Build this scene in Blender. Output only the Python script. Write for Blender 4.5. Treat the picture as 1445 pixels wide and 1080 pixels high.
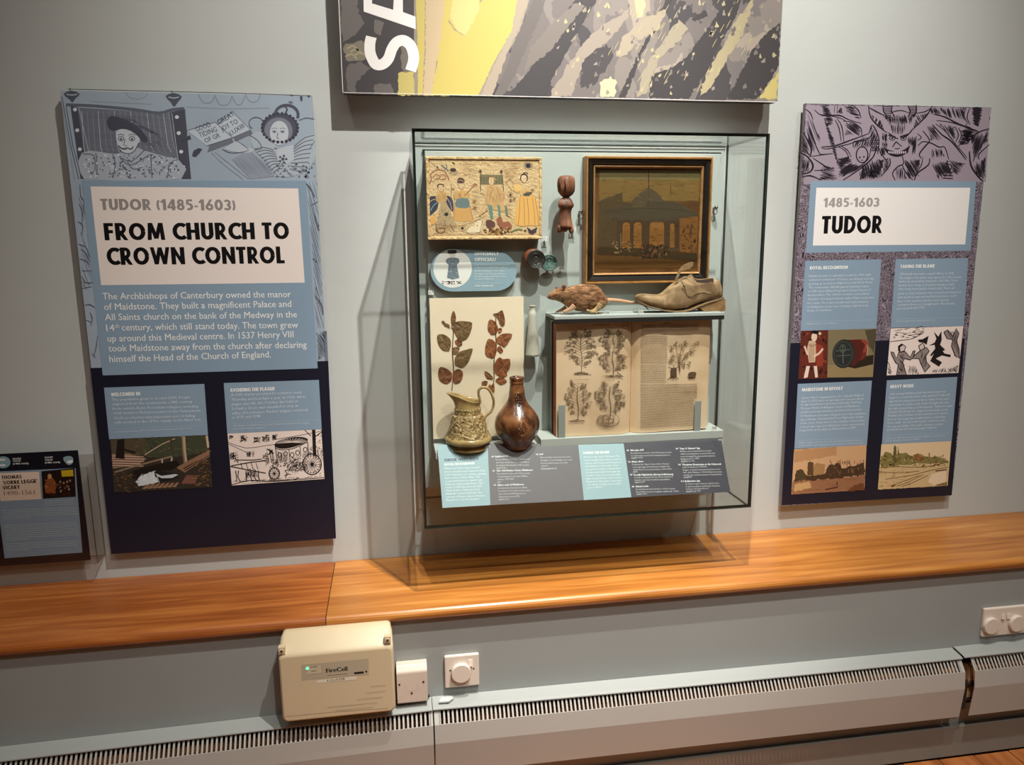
import bpy, math, random
from mathutils import Vector, Matrix
from mathutils.geometry import tessellate_polygon
scene = bpy.context.scene
for _o in list(bpy.data.objects): bpy.data.objects.remove(_o)
class Rnd(random.Random):
    flag=False
    def choice(self,seq):
        if isinstance(seq[0],tuple): Rnd.flag=True
        return super().choice(seq)
R = Rnd(7)

# ---------------------------------------------------------------- camera
FPX = 1059.8; YAW, PITCH, ROLL = 0.1587, -0.1820, -0.0089
CAM = Vector((0.0, -2.055, 1.48))
_cy,_sy,_cp,_sp,_cr,_sr = math.cos(YAW),math.sin(YAW),math.cos(PITCH),math.sin(PITCH),math.cos(ROLL),math.sin(ROLL)
FW = Vector((_sy*_cp,_cy*_cp,_sp)); _r0 = Vector((_cy,-_sy,0)); _u0 = _r0.cross(FW)
RT = _cr*_r0+_sr*_u0; UP = -_sr*_r0+_cr*_u0
cam_d = bpy.data.cameras.new('camera'); cam_o = bpy.data.objects.new('camera', cam_d)
scene.collection.objects.link(cam_o)
cam_d.sensor_width = 36; cam_d.lens = 36*FPX/1445; cam_d.clip_start = .05
mt = Matrix((RT,UP,-FW)).transposed().to_4x4(); mt.translation = CAM
cam_o.matrix_world = mt; scene.camera = cam_o
# ---------------------------------------------------------------- world, lamps, exposure
scene.view_settings.view_transform = 'Standard'; scene.view_settings.look = 'None'
scene.view_settings.gamma = 1.0; scene.view_settings.exposure = 0.0
scene.view_settings.use_curve_mapping = False
w = bpy.data.worlds.new('room_air'); scene.world = w; w.use_nodes = True
w.node_tree.nodes['Background'].inputs[0].default_value = (1,.96,.91,1)
w.node_tree.nodes['Background'].inputs[1].default_value = .12
def spot(name, loc, target, power, size, blend=.9, rad=.018, col=(1,.968,.912)):
    l = bpy.data.lights.new(name,'SPOT'); l.energy = power; l.spot_size = math.radians(size)
    l.spot_blend = blend; l.shadow_soft_size = rad; l.color = col
    o = bpy.data.objects.new(name,l); scene.collection.objects.link(o); o.location = loc
    o.rotation_euler = (Vector(target)-Vector(loc)).to_track_quat('-Z','Y').to_euler(); return o
LA = (0.807,-1.638,3.934)
spot('track_spotlight', LA, (.55,0,1.65), 455, 66, 1.0)
spot('track_spotlight', (0.52,-1.02,3.93), (.50,-.12,1.30), 480, 31, .8)
spot('track_spotlight', (1.75,-1.70,3.93), (1.5,0,1.3), 78, 66)
spot('track_spotlight', (-.75,-1.75,3.93), (-.35,0,1.2), 30, 60)
spot('track_spotlight', (.7,-3.0,3.93), (.6,-1.7,0), 260, 80, 1.0, .05)  # added spot, unseen: lights the floor so its bounce brightens the heater fronts
_al = bpy.data.lights.new('ceiling_bounce','AREA'); _al.energy = 15; _al.size = 2.2; _al.color=(1,.95,.89)
_ao = bpy.data.objects.new('ceiling_bounce',_al); scene.collection.objects.link(_ao); _ao.location=(.6,-3.0,4.1)
_ao.rotation_euler=(math.radians(25),0,0)

# ---------------------------------------------------------------- projection of photo measurements on real planes
def P(px, py, Y):
    d = FW+RT*((px-722.5)/FPX)-UP*((py-540)/FPX); return CAM+d*((Y-CAM.y)/d.y)
def PZ(px, py, Z):
    d = FW+RT*((px-722.5)/FPX)-UP*((py-540)/FPX); return CAM+d*((Z-CAM.z)/d.z)
def PP(px, py, q, n):
    d = FW+RT*((px-722.5)/FPX)-UP*((py-540)/FPX); return CAM+d*((q-CAM).dot(n)/d.dot(n))

# ---------------------------------------------------------------- materials
def lin(c):
    c=c/255; return c/12.92 if c<=.04045 else ((c+.055)/1.055)**2.4
def RGB(c, g=1.0): return tuple(min(.9,lin(x)*g) for x in c)+(1,)
_mats = {}
def mat(c, rough=.6, name=None, metal=0, bump=0, bscale=60, var=0, vscale=6, spec=None, coat=0):
    key=(tuple(c),rough,name,metal,bump,bscale,var,vscale,spec,coat)
    if key in _mats: return _mats[key]
    m=bpy.data.materials.new(name or 'paint_%02x%02x%02x'%tuple(int(x) for x in c)); m.use_nodes=True
    nt=m.node_tree; b=nt.nodes['Principled BSDF']; b.inputs['Base Color'].default_value=RGB(c)
    b.inputs['Roughness'].default_value=rough; b.inputs['Metallic'].default_value=metal
    if spec is not None: b.inputs['Specular IOR Level'].default_value=spec
    if coat: b.inputs['Coat Weight'].default_value=coat; b.inputs['Coat Roughness'].default_value=.15
    tc=nt.nodes.new('ShaderNodeTexCoord')
    if var:
        n=nt.nodes.new('ShaderNodeTexNoise'); n.inputs['Scale'].default_value=vscale; n.inputs['Detail'].default_value=5
        nt.links.new(tc.outputs['Object'],n.inputs['Vector'])
        mx=nt.nodes.new('ShaderNodeMix'); mx.data_type='RGBA'
        mx.inputs['A'].default_value=RGB([x*(1-var) for x in c]); mx.inputs['B'].default_value=RGB([min(255,x*(1+var)) for x in c])
        nt.links.new(n.outputs['Fac'],mx.inputs['Factor']); nt.links.new(mx.outputs['Result'],b.inputs['Base Color'])
    if bump:
        n=nt.nodes.new('ShaderNodeTexNoise'); n.inputs['Scale'].default_value=bscale; n.inputs['Detail'].default_value=4
        nt.links.new(tc.outputs['Object'],n.inputs['Vector'])
        bp=nt.nodes.new('ShaderNodeBump'); bp.inputs['Strength'].default_value=bump; bp.inputs['Distance'].default_value=.01
        nt.links.new(n.outputs['Fac'],bp.inputs['Height']); nt.links.new(bp.outputs['Normal'],b.inputs['Normal'])
    _mats[key]=m; return m
def ramp_mat(name, stops, scale=(1,1,1), nscale=4, detail=5, dist=0, rough=.6, rot=(0,0,0), const=False, bump=0, kind='noise', coat=0, coord='Object', tint=None):
    m=bpy.data.materials.new(name); m.use_nodes=True; nt=m.node_tree; b=nt.nodes['Principled BSDF']
    tc=nt.nodes.new('ShaderNodeTexCoord'); mp=nt.nodes.new('ShaderNodeMapping')
    mp.inputs['Scale'].default_value=scale; mp.inputs['Rotation'].default_value=rot
    nt.links.new(tc.outputs[coord],mp.inputs['Vector'])
    if kind=='noise':
        n=nt.nodes.new('ShaderNodeTexNoise'); n.inputs['Detail'].default_value=detail; n.inputs['Distortion'].default_value=dist
    else:
        n=nt.nodes.new('ShaderNodeTexWave'); n.inputs['Detail'].default_value=detail; n.inputs['Distortion'].default_value=dist; n.inputs['Detail Scale'].default_value=1.5
    n.inputs['Scale'].default_value=nscale; nt.links.new(mp.outputs['Vector'],n.inputs['Vector'])
    r=nt.nodes.new('ShaderNodeValToRGB'); cr=r.color_ramp
    if const: cr.interpolation='CONSTANT'
    while len(cr.elements)>1: cr.elements.remove(cr.elements[-1])
    cr.elements[0].position=stops[0][0]; cr.elements[0].color=RGB(stops[0][1])
    for p,c in stops[1:]:
        e=cr.elements.new(p); e.color=RGB(c)
    nt.links.new(n.outputs['Fac'],r.inputs['Fac']); nt.links.new(r.outputs['Color'],b.inputs['Base Color'])
    b.inputs['Roughness'].default_value=rough
    if coat: b.inputs['Coat Weight'].default_value=coat; b.inputs['Coat Roughness'].default_value=.2
    if bump:
        bp=nt.nodes.new('ShaderNodeBump'); bp.inputs['Strength'].default_value=bump; bp.inputs['Distance'].default_value=.01
        nt.links.new(n.outputs['Fac'],bp.inputs['Height']); nt.links.new(bp.outputs['Normal'],b.inputs['Normal'])
    return m
def glass_mat(name, tint, f0=.04, rough=.0):
    # thin pane: Schlick reflectance from the true angle of view, same on both sides
    m=bpy.data.materials.new(name); m.use_nodes=True; nt=m.node_tree; L=nt.links.new
    for n in list(nt.nodes): nt.nodes.remove(n)
    N=nt.nodes.new; o=N('ShaderNodeOutputMaterial'); mx=N('ShaderNodeMixShader'); t=N('ShaderNodeBsdfTransparent'); g=N('ShaderNodeBsdfGlossy')
    ge=N('ShaderNodeNewGeometry'); dp=N('ShaderNodeVectorMath'); dp.operation='DOT_PRODUCT'
    L(ge.outputs['Normal'],dp.inputs[0]); L(ge.outputs['Incoming'],dp.inputs[1])
    def M(op,a,b=None):
        n=N('ShaderNodeMath'); n.operation=op; n.use_clamp=(op=='SUBTRACT')
        for i,v in enumerate((a,b)):
            if v is None: continue
            if isinstance(v,(int,float)): n.inputs[i].default_value=v
            else: L(v,n.inputs[i])
        return n.outputs[0]
    F=M('ADD',M('MULTIPLY',M('POWER',M('SUBTRACT',1.0,M('ABSOLUTE',dp.outputs['Value'])),5.0),1-f0),f0)
    t.inputs[0].default_value=tint+(1,); g.inputs['Roughness'].default_value=rough
    L(F,mx.inputs[0]); L(t.outputs[0],mx.inputs[1]); L(g.outputs[0],mx.inputs[2]); L(mx.outputs[0],o.inputs['Surface']); return m

# ---------------------------------------------------------------- objects
ORG={}
def tag(o,label=None,cat=None,group=None,kind=None):
    if label: o['label']=label
    if cat: o['category']=cat
    if group: o['group']=group
    if kind: o['kind']=kind
    return o
def thing(name,label,cat,loc,group=None):
    o=bpy.data.objects.new(name,None); scene.collection.objects.link(o); o.location=loc; o.empty_display_size=.02
    ORG[o.name]=Vector(loc); return tag(o,label,cat,group)
class MB:
    def __init__(s): s.v=[];s.f=[];s.m=[];s.mats=[];s.sm=[]
    def mi(s,m):
        if m not in s.mats: s.mats.append(m)
        return s.mats.index(m)
    def add(s,vs,fs,m,smooth=False):
        b=len(s.v); k=s.mi(m); s.v+=[tuple(x) for x in vs]
        for f in fs: s.f.append([i+b for i in f]); s.m.append(k); s.sm.append(smooth)
    def box(s,x0,x1,y0,y1,z0,z1,m):
        vs=[(x,y,z) for z in(z0,z1) for y in(y0,y1) for x in(x0,x1)]
        s.add(vs,[(0,2,3,1),(4,5,7,6),(0,1,5,4),(2,6,7,3),(0,4,6,2),(1,3,7,5)],m)
    def prismY(s,pts,y0,y1,m,side=None):   # pts (x,z)
        n=len(pts); vs=[(x,y0,z) for x,z in pts]+[(x,y1,z) for x,z in pts]
        s.add(vs,[tuple(range(n)),tuple(range(2*n-1,n-1,-1))],m)
        s.add(vs,[(i,i+n,(i+1)%n+n,(i+1)%n) for i in range(n)],side or m)
    def prismX(s,pts,x0,x1,m,cap=None):   # pts (y,z)
        n=len(pts); vs=[(x0,y,z) for y,z in pts]+[(x1,y,z) for y,z in pts]
        s.add(vs,[tuple(range(n)),tuple(range(2*n-1,n-1,-1))],cap or m)
        s.add(vs,[(i,i+n,(i+1)%n+n,(i+1)%n) for i in range(n)],m)
    def loft(s,rings,m,cap=True,closed=True,smooth=True):
        n=len(rings[0]); vs=[p for r in rings for p in r]; fs=[]
        for i in range(len(rings)-1):
            for j in range(n if closed else n-1):
                a=i*n+j; b=i*n+(j+1)%n; fs.append((a,b,b+n,a+n))
        if cap and closed: fs+= [tuple(range(n-1,-1,-1)), tuple(range((len(rings)-1)*n,len(rings)*n))]
        s.add(vs,fs,m,smooth)
    def lathe(s,prof,cx,cy,m,n=40,fn=None,cap=True):
        rings=[]
        for (r,z) in prof:
            ring=[]
            for k in range(n):
                a=2*math.pi*k/n; q=Vector((cx+r*math.cos(a),cy+r*math.sin(a),z))
                if fn: q=fn(q,r,a,z)
                ring.append(q)
            rings.append(ring)
        s.loft(rings,m,cap=cap)
    def tube(s,pts,rad,m,n=8,cap=True):
        pts=[Vector(p) for p in pts]; rr=rad if isinstance(rad,(list,tuple)) else [rad]*len(pts)
        rings=[]; up=Vector((0,0,1))
        for i,p in enumerate(pts):
            t=(pts[min(i+1,len(pts)-1)]-pts[max(i-1,0)]).normalized()
            a=t.cross(up)
            if a.length<.1: a=t.cross(Vector((0,1,0)))
            a.normalize(); b=a.cross(t).normalized()
            rings.append([p+(a*math.cos(2*math.pi*k/n)+b*math.sin(2*math.pi*k/n))*rr[i] for k in range(n)])
        s.loft(rings,m,cap=cap)
    def ell(s,c,r,m,n=16,fn=None):
        rings=[]
        for i in range(n//2+1):
            t=-math.pi/2+math.pi*i/(n//2); q=max(.02,math.cos(t))
            rings.append([Vector((c[0]+r[0]*q*math.cos(2*math.pi*k/n),c[1]+r[1]*q*math.sin(2*math.pi*k/n),c[2]+r[2]*math.sin(t))) for k in range(n)])
        if fn: rings=[[fn(p) for p in g] for g in rings]
        s.loft(rings,m)
    def build(s,name,parent=None,label=None,cat=None,group=None,kind=None,bevel=0,seg=2,subsurf=0,recalc=True):
        if parent is not None: org=ORG[parent.name]
        else:
            xs=[p[0] for p in s.v]; ys=[p[1] for p in s.v]; zs=[p[2] for p in s.v]
            org=Vector(((min(xs)+max(xs))/2,(min(ys)+max(ys))/2,min(zs)))
        me=bpy.data.meshes.new(name); me.from_pydata([(p[0]-org.x,p[1]-org.y,p[2]-org.z) for p in s.v],[],s.f)
        for m in s.mats: me.materials.append(m)
        me.polygons.foreach_set('material_index',s.m); me.polygons.foreach_set('use_smooth',s.sm)
        me.update()
        if recalc:
            import bmesh
            bm=bmesh.new(); bm.from_mesh(me); bmesh.ops.recalc_face_normals(bm,faces=bm.faces); bm.to_mesh(me); bm.free()
        o=bpy.data.objects.new(name,me); scene.collection.objects.link(o)
        if parent is not None: o.parent=parent
        else: o.location=org
        ORG[o.name]=org
        if bevel:
            md=o.modifiers.new('bevel','BEVEL'); md.width=bevel; md.segments=seg; md.limit_method='ANGLE'; md.angle_limit=math.radians(35)
        if subsurf:
            md=o.modifiers.new('subdivision','SUBSURF'); md.levels=subsurf; md.render_levels=subsurf
        return tag(o,label,cat,group,kind)

def smooth_path(pts,k=4,closed=False):
    n=len(pts); out=[]
    if n<3: return list(pts)
    rng=range(n if closed else n-1)
    for i in rng:
        p0=pts[(i-1)%n] if closed or i>0 else pts[0]; p1=pts[i]; p2=pts[(i+1)%n]
        p3=pts[(i+2)%n] if closed or i+2<n else pts[-1]
        for j in range(k):
            t=j/k; t2=t*t; t3=t2*t
            out.append(tuple(.5*((2*p1[a])+(-p0[a]+p2[a])*t+(2*p0[a]-5*p1[a]+4*p2[a]-p3[a])*t2+(-p0[a]+3*p1[a]-3*p2[a]+p3[a])*t3) for a in range(len(p1))))
    if not closed: out.append(tuple(pts[-1]))
    return out

# ---------------------------------------------------------------- flat print (ink, lettering) laid on a real surface
_fc={}
def glyphs(txt,bold,res=2):
    key=(txt,bold,res)
    if key in _fc: return _fc[key]
    c=bpy.data.curves.new('lettering','FONT'); c.body=txt; c.offset=bold; c.resolution_u=res; c.size=1
    if bold: c.space_character=1.0+bold*1.2
    o=bpy.data.objects.new('lettering',c); me=bpy.data.meshes.new_from_object(o)
    vs=[(v.co.x,v.co.y) for v in me.vertices]; fs=[tuple(p.vertices) for p in me.polygons]
    bpy.data.objects.remove(o); bpy.data.curves.remove(c); bpy.data.meshes.remove(me)
    _fc[key]=(vs,fs); return vs,fs
_capH=max(v[1] for v in glyphs('H',0)[0])
class Art:
    """surf(px,py,lift)->point on the printed surface, lifted off it by lift metres"""
    def __init__(s,surf,ink=.55):
        s.surf=surf; s.mb=MB(); s.lay=1; s.ox=s.oy=0; s.s=1.; s.px=1; s.hw=1; s.lwm=1; s.gain=(1,1,1); s.ink=ink; s.eps=.000005; s.lay=16; s.last=None; s.base=16; s.cnt=0
    def z(s,ox=0,oy=0,sc=1.): s.ox,s.oy,s.s=ox,oy,sc; return s
    def M(s,x,y,up=0): return s.surf(s.ox+x/s.s,s.oy+y/s.s,s.lay*s.eps+up)
    def col(s,c): return c if not isinstance(c,(tuple,list)) else mat([x*g for x,g in zip(c,s.gain)],s.ink)
    def nxt(s,c):   # a fresh coat of ink lies over the ones before it; like strokes cycle through three coats
        k='mix' if Rnd.flag else (tuple(c) if isinstance(c,(tuple,list)) else c); Rnd.flag=False
        if k!=s.last: s.base=max(s.lay,s.base+min(s.cnt,3)-1)+1; s.cnt=0; s.last=k
        s.lay=s.base+s.cnt%3; s.cnt+=1
    def up(s,n=1): s.last=None; return s
    def poly(s,c,pts,smooth=0,jit=0,rnd=None):
        s.nxt(c)
        if smooth: pts=smooth_path(pts,smooth,True)
        if jit:
            q=[]; n=len(pts); rnd=rnd or R
            for i in range(n):
                a,b=pts[i],pts[(i+1)%n]; L=math.hypot(b[0]-a[0],b[1]-a[1]); k=max(1,int(L/(jit*2.2)))
                for j in range(k):
                    t=j/k; q.append((a[0]+(b[0]-a[0])*t+rnd.uniform(-jit,jit)*(j>0),a[1]+(b[1]-a[1])*t+rnd.uniform(-jit,jit)*(j>0)))
            pts=q
        P3=[s.M(x,y) for x,y in pts]
        tr=tessellate_polygon([[Vector((x,y,0)) for x,y in pts]])
        s.mb.add(P3,[tuple(t) for t in tr],s.col(c)); return s
    def rect(s,c,x0,y0,x1,y1): return s.poly(c,[(x0,y0),(x1,y0),(x1,y1),(x0,y1)])
    def line(s,c,w,pts,smooth=0,taper=0):
        s.nxt(c)
        if smooth: pts=smooth_path(pts,smooth)
        n=len(pts); A=[];B=[]
        for i,(x,y) in enumerate(pts):
            a=pts[max(0,i-1)]; b=pts[min(n-1,i+1)]; dx,dy=b[0]-a[0],b[1]-a[1]; L=math.hypot(dx,dy) or 1
            ww=w*s.lwm/2*(1 if not taper else max(.15,1-taper*abs(2*i/(n-1)-1)))
            A.append(s.M(x-dy/L*ww,y+dx/L*ww)); B.append(s.M(x+dy/L*ww,y-dx/L*ww))
        s.mb.add(A+B,[(i,i+1,n+i+1,n+i) for i in range(n-1)],s.col(c)); return s
    def ell(s,c,x,y,rx,ry,n=18,a0=0,a1=360,rot=0):
        cr,sr=math.cos(math.radians(rot)),math.sin(math.radians(rot)); pts=[]
        for k in range(n):
            a=math.radians(a0+(a1-a0)*k/n); u,v=rx*math.cos(a),ry*math.sin(a); pts.append((x+u*cr-v*sr,y+u*sr+v*cr))
        return s.poly(c,pts)
    def ring(s,c,w,x,y,rx,ry,a0=0,a1=360,n=18):
        return s.line(c,w,[(x+rx*math.cos(math.radians(a0+(a1-a0)*k/n)),y+ry*math.sin(math.radians(a0+(a1-a0)*k/n))) for k in range(n+1)])
    def hatch(s,c,w,pts,ang,sp,gap=.15,rnd=None,wob=0):
        rnd=rnd or R; ca,sa=math.cos(math.radians(ang)),math.sin(math.radians(ang))
        q=[(x*ca+y*sa,-x*sa+y*ca) for x,y in pts]; y=min(p[1] for p in q)+sp/2; y1=max(p[1] for p in q)
        while y<y1:
            xs=[]
            for i in range(len(q)):
                a,b=q[i],q[(i+1)%len(q)]
                if (a[1]<y)!=(b[1]<y): xs.append(a[0]+(b[0]-a[0])*(y-a[1])/(b[1]-a[1]))
            xs.sort()
            for i in range(0,len(xs)-1,2):
                x0,x1=xs[i],xs[i+1]
                if rnd.random()<gap: continue
                x0+=rnd.uniform(0,.2)*(x1-x0); x1-=rnd.uniform(0,.25)*(x1-x0); xm=(x0+x1)/2; ym=y+rnd.uniform(-wob,wob)
                if x1-x0<w: continue
                s.line(c,w*s.hw*rnd.uniform(.6,1.2),[(x0*ca-y*sa,x0*sa+y*ca),(xm*ca-ym*sa,xm*sa+ym*ca),(x1*ca-y*sa,x1*sa+y*ca)],taper=.6)
            y+=sp*rnd.uniform(.8,1.2)
        return s
    def text(s,c,txt,x0,y0,x1,y1,h,bold=0,shear=0,res=2,natural=None):
        vs,fs=glyphs(txt,0,res); s.nxt(c)
        if not vs: return s
        if bold:   # heavier weight: the same letters struck several times, slightly shifted
            n=len(vs); sh=[(dx*bold,dy*bold*.55) for dx,dy in (((-1,-1),(1,-1),(1,1),(-1,1),(0,0)) if h*s.px/s.s>8 else ((-1,0),(1,0)))]
            fs=[tuple(i+n*k for i in f) for k in range(len(sh)) for f in fs]; vs=[(x+a,y+b,k) for k,(a,b) in enumerate(sh) for x,y in vs]; s.lay+=len(sh)
        A=s.M(x0,y0);B=s.M(x1,y1); xm=min(v[0] for v in vs); xM=max(v[0] for v in vs)
        H=s.M(x0,y0-h)-A; d=B-A; L=d.length; r=d/L
        # the glyph's upright is square to its line of writing, in the printed surface
        nrm=r.cross(H).normalized(); upv=nrm.cross(r)*H.length
        W=L/(xM-xm) if natural is None else natural
        e=-nrm*s.eps if nrm.dot(FW)>0 else nrm*s.eps
        s.mb.add([A+r*((v[0]-xm)*W)+upv*(v[1]/_capH)+(e*(v[2]-len(sh)) if len(v)>2 else Vector()) for v in vs],fs,s.col(c)); return s
    def heavy(s,c,txt,x0,y0,x1,y1,h):
        """heavy geometric capitals cut from broad strokes"""
        s.nxt(c); A=s.M(x0,y0);B=s.M(x1,y1); H=s.M(x0,y0-h)-A; d=B-A; L=d.length; r=d/L
        nrm=r.cross(H).normalized(); upv=nrm.cross(r)*H.length
        if nrm.dot(FW)>0: nrm=-nrm
        pos=0; items=[]
        for ch in txt:
            if ch==' ': pos+=.30; continue
            w,st=HV[ch]; items.append((pos,st)); pos+=w+.075
        W=L/(pos-.075); mt_=s.col(c); k=0
        for x_,st in items:
            for t_,pts in st:
                k+=1; e=nrm*(s.eps*(k%7)); n=len(pts); P3=[]
                for i,(x,y) in enumerate(pts):
                    a_=pts[max(0,i-1)]; b_=pts[min(n-1,i+1)]; dx,dy=b_[0]-a_[0],b_[1]-a_[1]; l=math.hypot(dx,dy)
                    for sg in (1,-1):
                        P3.append((x-sg*dy/l*t_/2,min(1,max(0,y+sg*dx/l*t_/2))))
                s.mb.add([A+r*((x_+x)*W)+upv*y+e for x,y in P3],[(2*i,2*i+1,2*i+3,2*i+2) for i in range(n-1)],mt_)
        s.lay+=8; s.last=None; return s
    def para(s,c,lines,h,bold=0,res=1):
        for (t,x0,y0,x1,y1) in lines: s.text(c,t,x0,y0,x1,y1,h,bold,0,res)
        return s
    def words(s,c,w,x0,y0,x1,y1,rnd,gap=.5,wl=6):   # print too small to read: broken runs
        x=x0; T=x1-x0
        while x<x1:
            l=wl*rnd.uniform(.5,1.6); e=min(x1,x+l)
            f=lambda q:y0+(y1-y0)*(q-x0)/T
            s.line(c,w*rnd.uniform(.75,1.1),[(x,f(x)),(e,f(e))]); x=e+gap*rnd.uniform(.7,1.4)
        return s
    def build(s,name,parent,label=None,kind=None): return s.mb.build(name,parent,label,kind=kind,recalc=False)
def _arc(cx,cy,rx,ry,a0,a1,n=14): return [(cx+rx*math.cos(math.radians(a0+(a1-a0)*i/n)),cy+ry*math.sin(math.radians(a0+(a1-a0)*i/n))) for i in range(n+1)]
_V,_H=.23,.19
def _v(x): return (_V,[(x,-.1),(x,1.1)])
def _b(x0,x1,y): return (_H,[(x0,y),(x1,y)])
HV={
'A':(.70,[(.21,[(.08,-.1),(.32,1.1)]),(.21,[(.62,-.1),(.38,1.1)]),(.15,[(.18,.27),(.52,.27)])]),
'B':(.56,[_v(.115),(_H,[(.1,.905)]+_arc(.28,.72,.15,.185,90,-90)+[(.1,.535)]),(_H,[(.1,.535)]+_arc(.30,.315,.155,.22,90,-90)+[(.1,.095)])]),
'C':(.62,[(.22,_arc(.43,.5,.31,.40,48,312,20))]),
'D':(.66,[_v(.115),(.21,[(.1,.905)]+_arc(.25,.5,.30,.405,90,-90,18)+[(.1,.095)])]),
'E':(.46,[_v(.115),_b(.1,.46,.905),_b(.1,.43,.51),_b(.1,.46,.095)]),
'F':(.46,[_v(.115),_b(.1,.46,.905),_b(.1,.43,.50)]),
'G':(.70,[(.22,_arc(.43,.5,.31,.40,45,345,22)),_b(.42,.72,.44)]),
'H':(.64,[_v(.115),_v(.525),_b(.1,.54,.5)]),
'I':(.23,[_v(.115)]),
'J':(.36,[(_V,[(.245,1.1),(.245,.25)]+_arc(.12,.25,.125,.15,0,-100,8))]),
'K':(.64,[_v(.115),(.22,[(.16,.42),(.56,1.06)]),(.22,[(.20,.60),(.58,-.06)])]),
'L':(.44,[_v(.115),_b(.1,.44,.095)]),
'M':(.86,[(.20,[(.10,-.1),(.17,1.1)]),(.20,[(.19,1.06),(.43,.08)]),(.20,[(.67,1.06),(.43,.08)]),(.20,[(.76,-.1),(.69,1.1)])]),
'N':(.68,[_v(.11),_v(.57),(.21,[(.10,1.03),(.58,-.03)])]),
'O':(.80,[(.22,_arc(.40,.5,.29,.40,0,360,26))]),
'P':(.52,[_v(.115),(_H,[(.1,.905)]+_arc(.26,.66,.16,.245,90,-90)+[(.1,.415)])]),
'Q':(.80,[(.22,_arc(.40,.5,.29,.40,0,360,26)),(.18,[(.42,.30),(.70,-.02)])]),
'R':(.58,[_v(.115),(_H,[(.1,.905)]+_arc(.27,.68,.16,.225,90,-90)+[(.1,.455)]),(.22,[(.22,.50),(.50,-.06)])]),
'S':(.50,[(.20,_arc(.26,.70,.15,.205,25,250,12)+_arc(.22,.29,.17,.20,78,-160,14))]),
'T':(.50,[_v(.25),_b(0,.50,.905)]),
'U':(.62,[(.22,[(.115,1.1),(.115,.36)]+_arc(.31,.36,.20,.26,180,360,14)+[(.505,1.1)])]),
'V':(.68,[(.21,[(.09,1.1),(.34,.0)]),(.21,[(.59,1.1),(.34,.0)])]),
'W':(.98,[(.20,[(.09,1.1),(.28,.02)]),(.20,[(.28,.02),(.49,1.0)]),(.20,[(.49,1.0),(.70,.02)]),(.20,[(.70,.02),(.89,1.1)])]),
'X':(.62,[(.22,[(.08,-.06),(.54,1.06)]),(.22,[(.54,-.06),(.08,1.06)])]),
'Y':(.62,[(.21,[(.09,1.06),(.31,.46)]),(.21,[(.53,1.06),(.31,.46)]),(_V,[(.31,-.1),(.31,.52)])]),
'Z':(.50,[_b(.02,.48,.905),_b(.02,.48,.095),(.22,[(.08,.06),(.42,.94)])]),
'0':(.60,[(.21,_arc(.30,.5,.195,.40,0,360,22))]),
'1':(.36,[_v(.24),(.16,[(.0,.70),(.22,.93)])]),
'3':(.50,[(.19,_arc(.23,.70,.17,.205,155,-95,12)),(.20,_arc(.22,.305,.185,.21,95,-155,12))]),
'4':(.58,[(_V,[(.42,-.1),(.42,1.1)]),_b(.0,.58,.27),(.15,[(.06,.30),(.40,.98)])]),
'5':(.52,[_b(.12,.48,.905),(.17,[(.14,.95),(.11,.52)]),(.20,_arc(.23,.335,.19,.235,105,-130,14))]),
'6':(.58,[(.20,_arc(.29,.31,.19,.215,0,360,18)),(.20,[(.14,.42),(.42,1.05)])]),
'8':(.56,[(.185,_arc(.28,.72,.15,.19,0,360,16)),(.195,_arc(.28,.30,.18,.205,0,360,18))]),
'-':(.28,[(.15,[(.02,.36),(.26,.36)])]),
'(':(.26,[(.16,_arc(.40,.46,.30,.62,135,225,10))]),
')':(.26,[(.16,_arc(-.14,.46,.30,.62,45,-45,10))]),
"'":(.16,[(.14,[(.08,.66),(.08,1.06)])]),
'!':(.22,[(.2,[(.11,.34),(.11,1.1)]),(.2,[(.11,-.05),(.11,.18)])]),
}
def planeY(Y): return lambda px,py,up: P(px,py,Y-up)
# ================================================================= the setting
SZ=.6015; LW=-.316
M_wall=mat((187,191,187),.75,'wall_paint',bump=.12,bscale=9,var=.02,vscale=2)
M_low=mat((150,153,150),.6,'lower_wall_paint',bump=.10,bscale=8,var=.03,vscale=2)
def struct(mb,name,**k): return mb.build(name,kind='structure',**k)
m=MB(); m.box(-4,2.60,0,.12,SZ-.03,4.3,M_wall); struct(m,'wall_back')
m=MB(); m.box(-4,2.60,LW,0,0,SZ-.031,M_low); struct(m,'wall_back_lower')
m=MB(); m.box(2.60,2.72,-5,.12,0,4.3,M_wall); struct(m,'wall_right')
m=MB(); m.box(-4.12,-4,-5,.12,0,4.3,M_wall); struct(m,'wall_left')
m=MB(); m.box(-4,2.60,-5.1,-5,0,4.3,mat((120,112,104),.8)); struct(m,'wall_front')
m=MB(); m.box(-4,2.60,-5,0,4.3,4.4,mat((150,145,138),.8)); struct(m,'ceiling')
m=MB(); m.box(-4,2.60,LW-.013,LW-.0005,.001,.10,mat((128,128,122),.3,'skirting_gloss')); struct(m,'baseboard_back',bevel=.003)
fl=MB(); fl.box(-4,2.60,-5,.0,-.06,-.021,mat((70,40,22),.8)); FLO=struct(fl,'floor')
WF=ramp_mat('floor_board',[(.3,(150,84,40)),(.5,(186,110,56)),(.7,(205,132,74))],scale=(8,1.2,8),nscale=3,rough=.45)
x=-1.0
for i in range(32):
    m=MB(); m.box(x+.001,x+.113,-1.6,LW-.014,-.02,-.0003-.0006*(i%3),WF); m.build('floorboard',FLO,bevel=.0015,seg=1); x+=.1145
x0=-4
for (a,b) in ((-4,-1.001),(2.664,2.60)):
    if b>a:
        m=MB(); m.box(a,b,-5,LW-.014,-.02,-.001,WF); m.build('floorboard',FLO)
m=MB(); m.box(-1.0,2.60,-5,-1.601,-.02,-.001,WF); m.build('floorboard',FLO)

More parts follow.
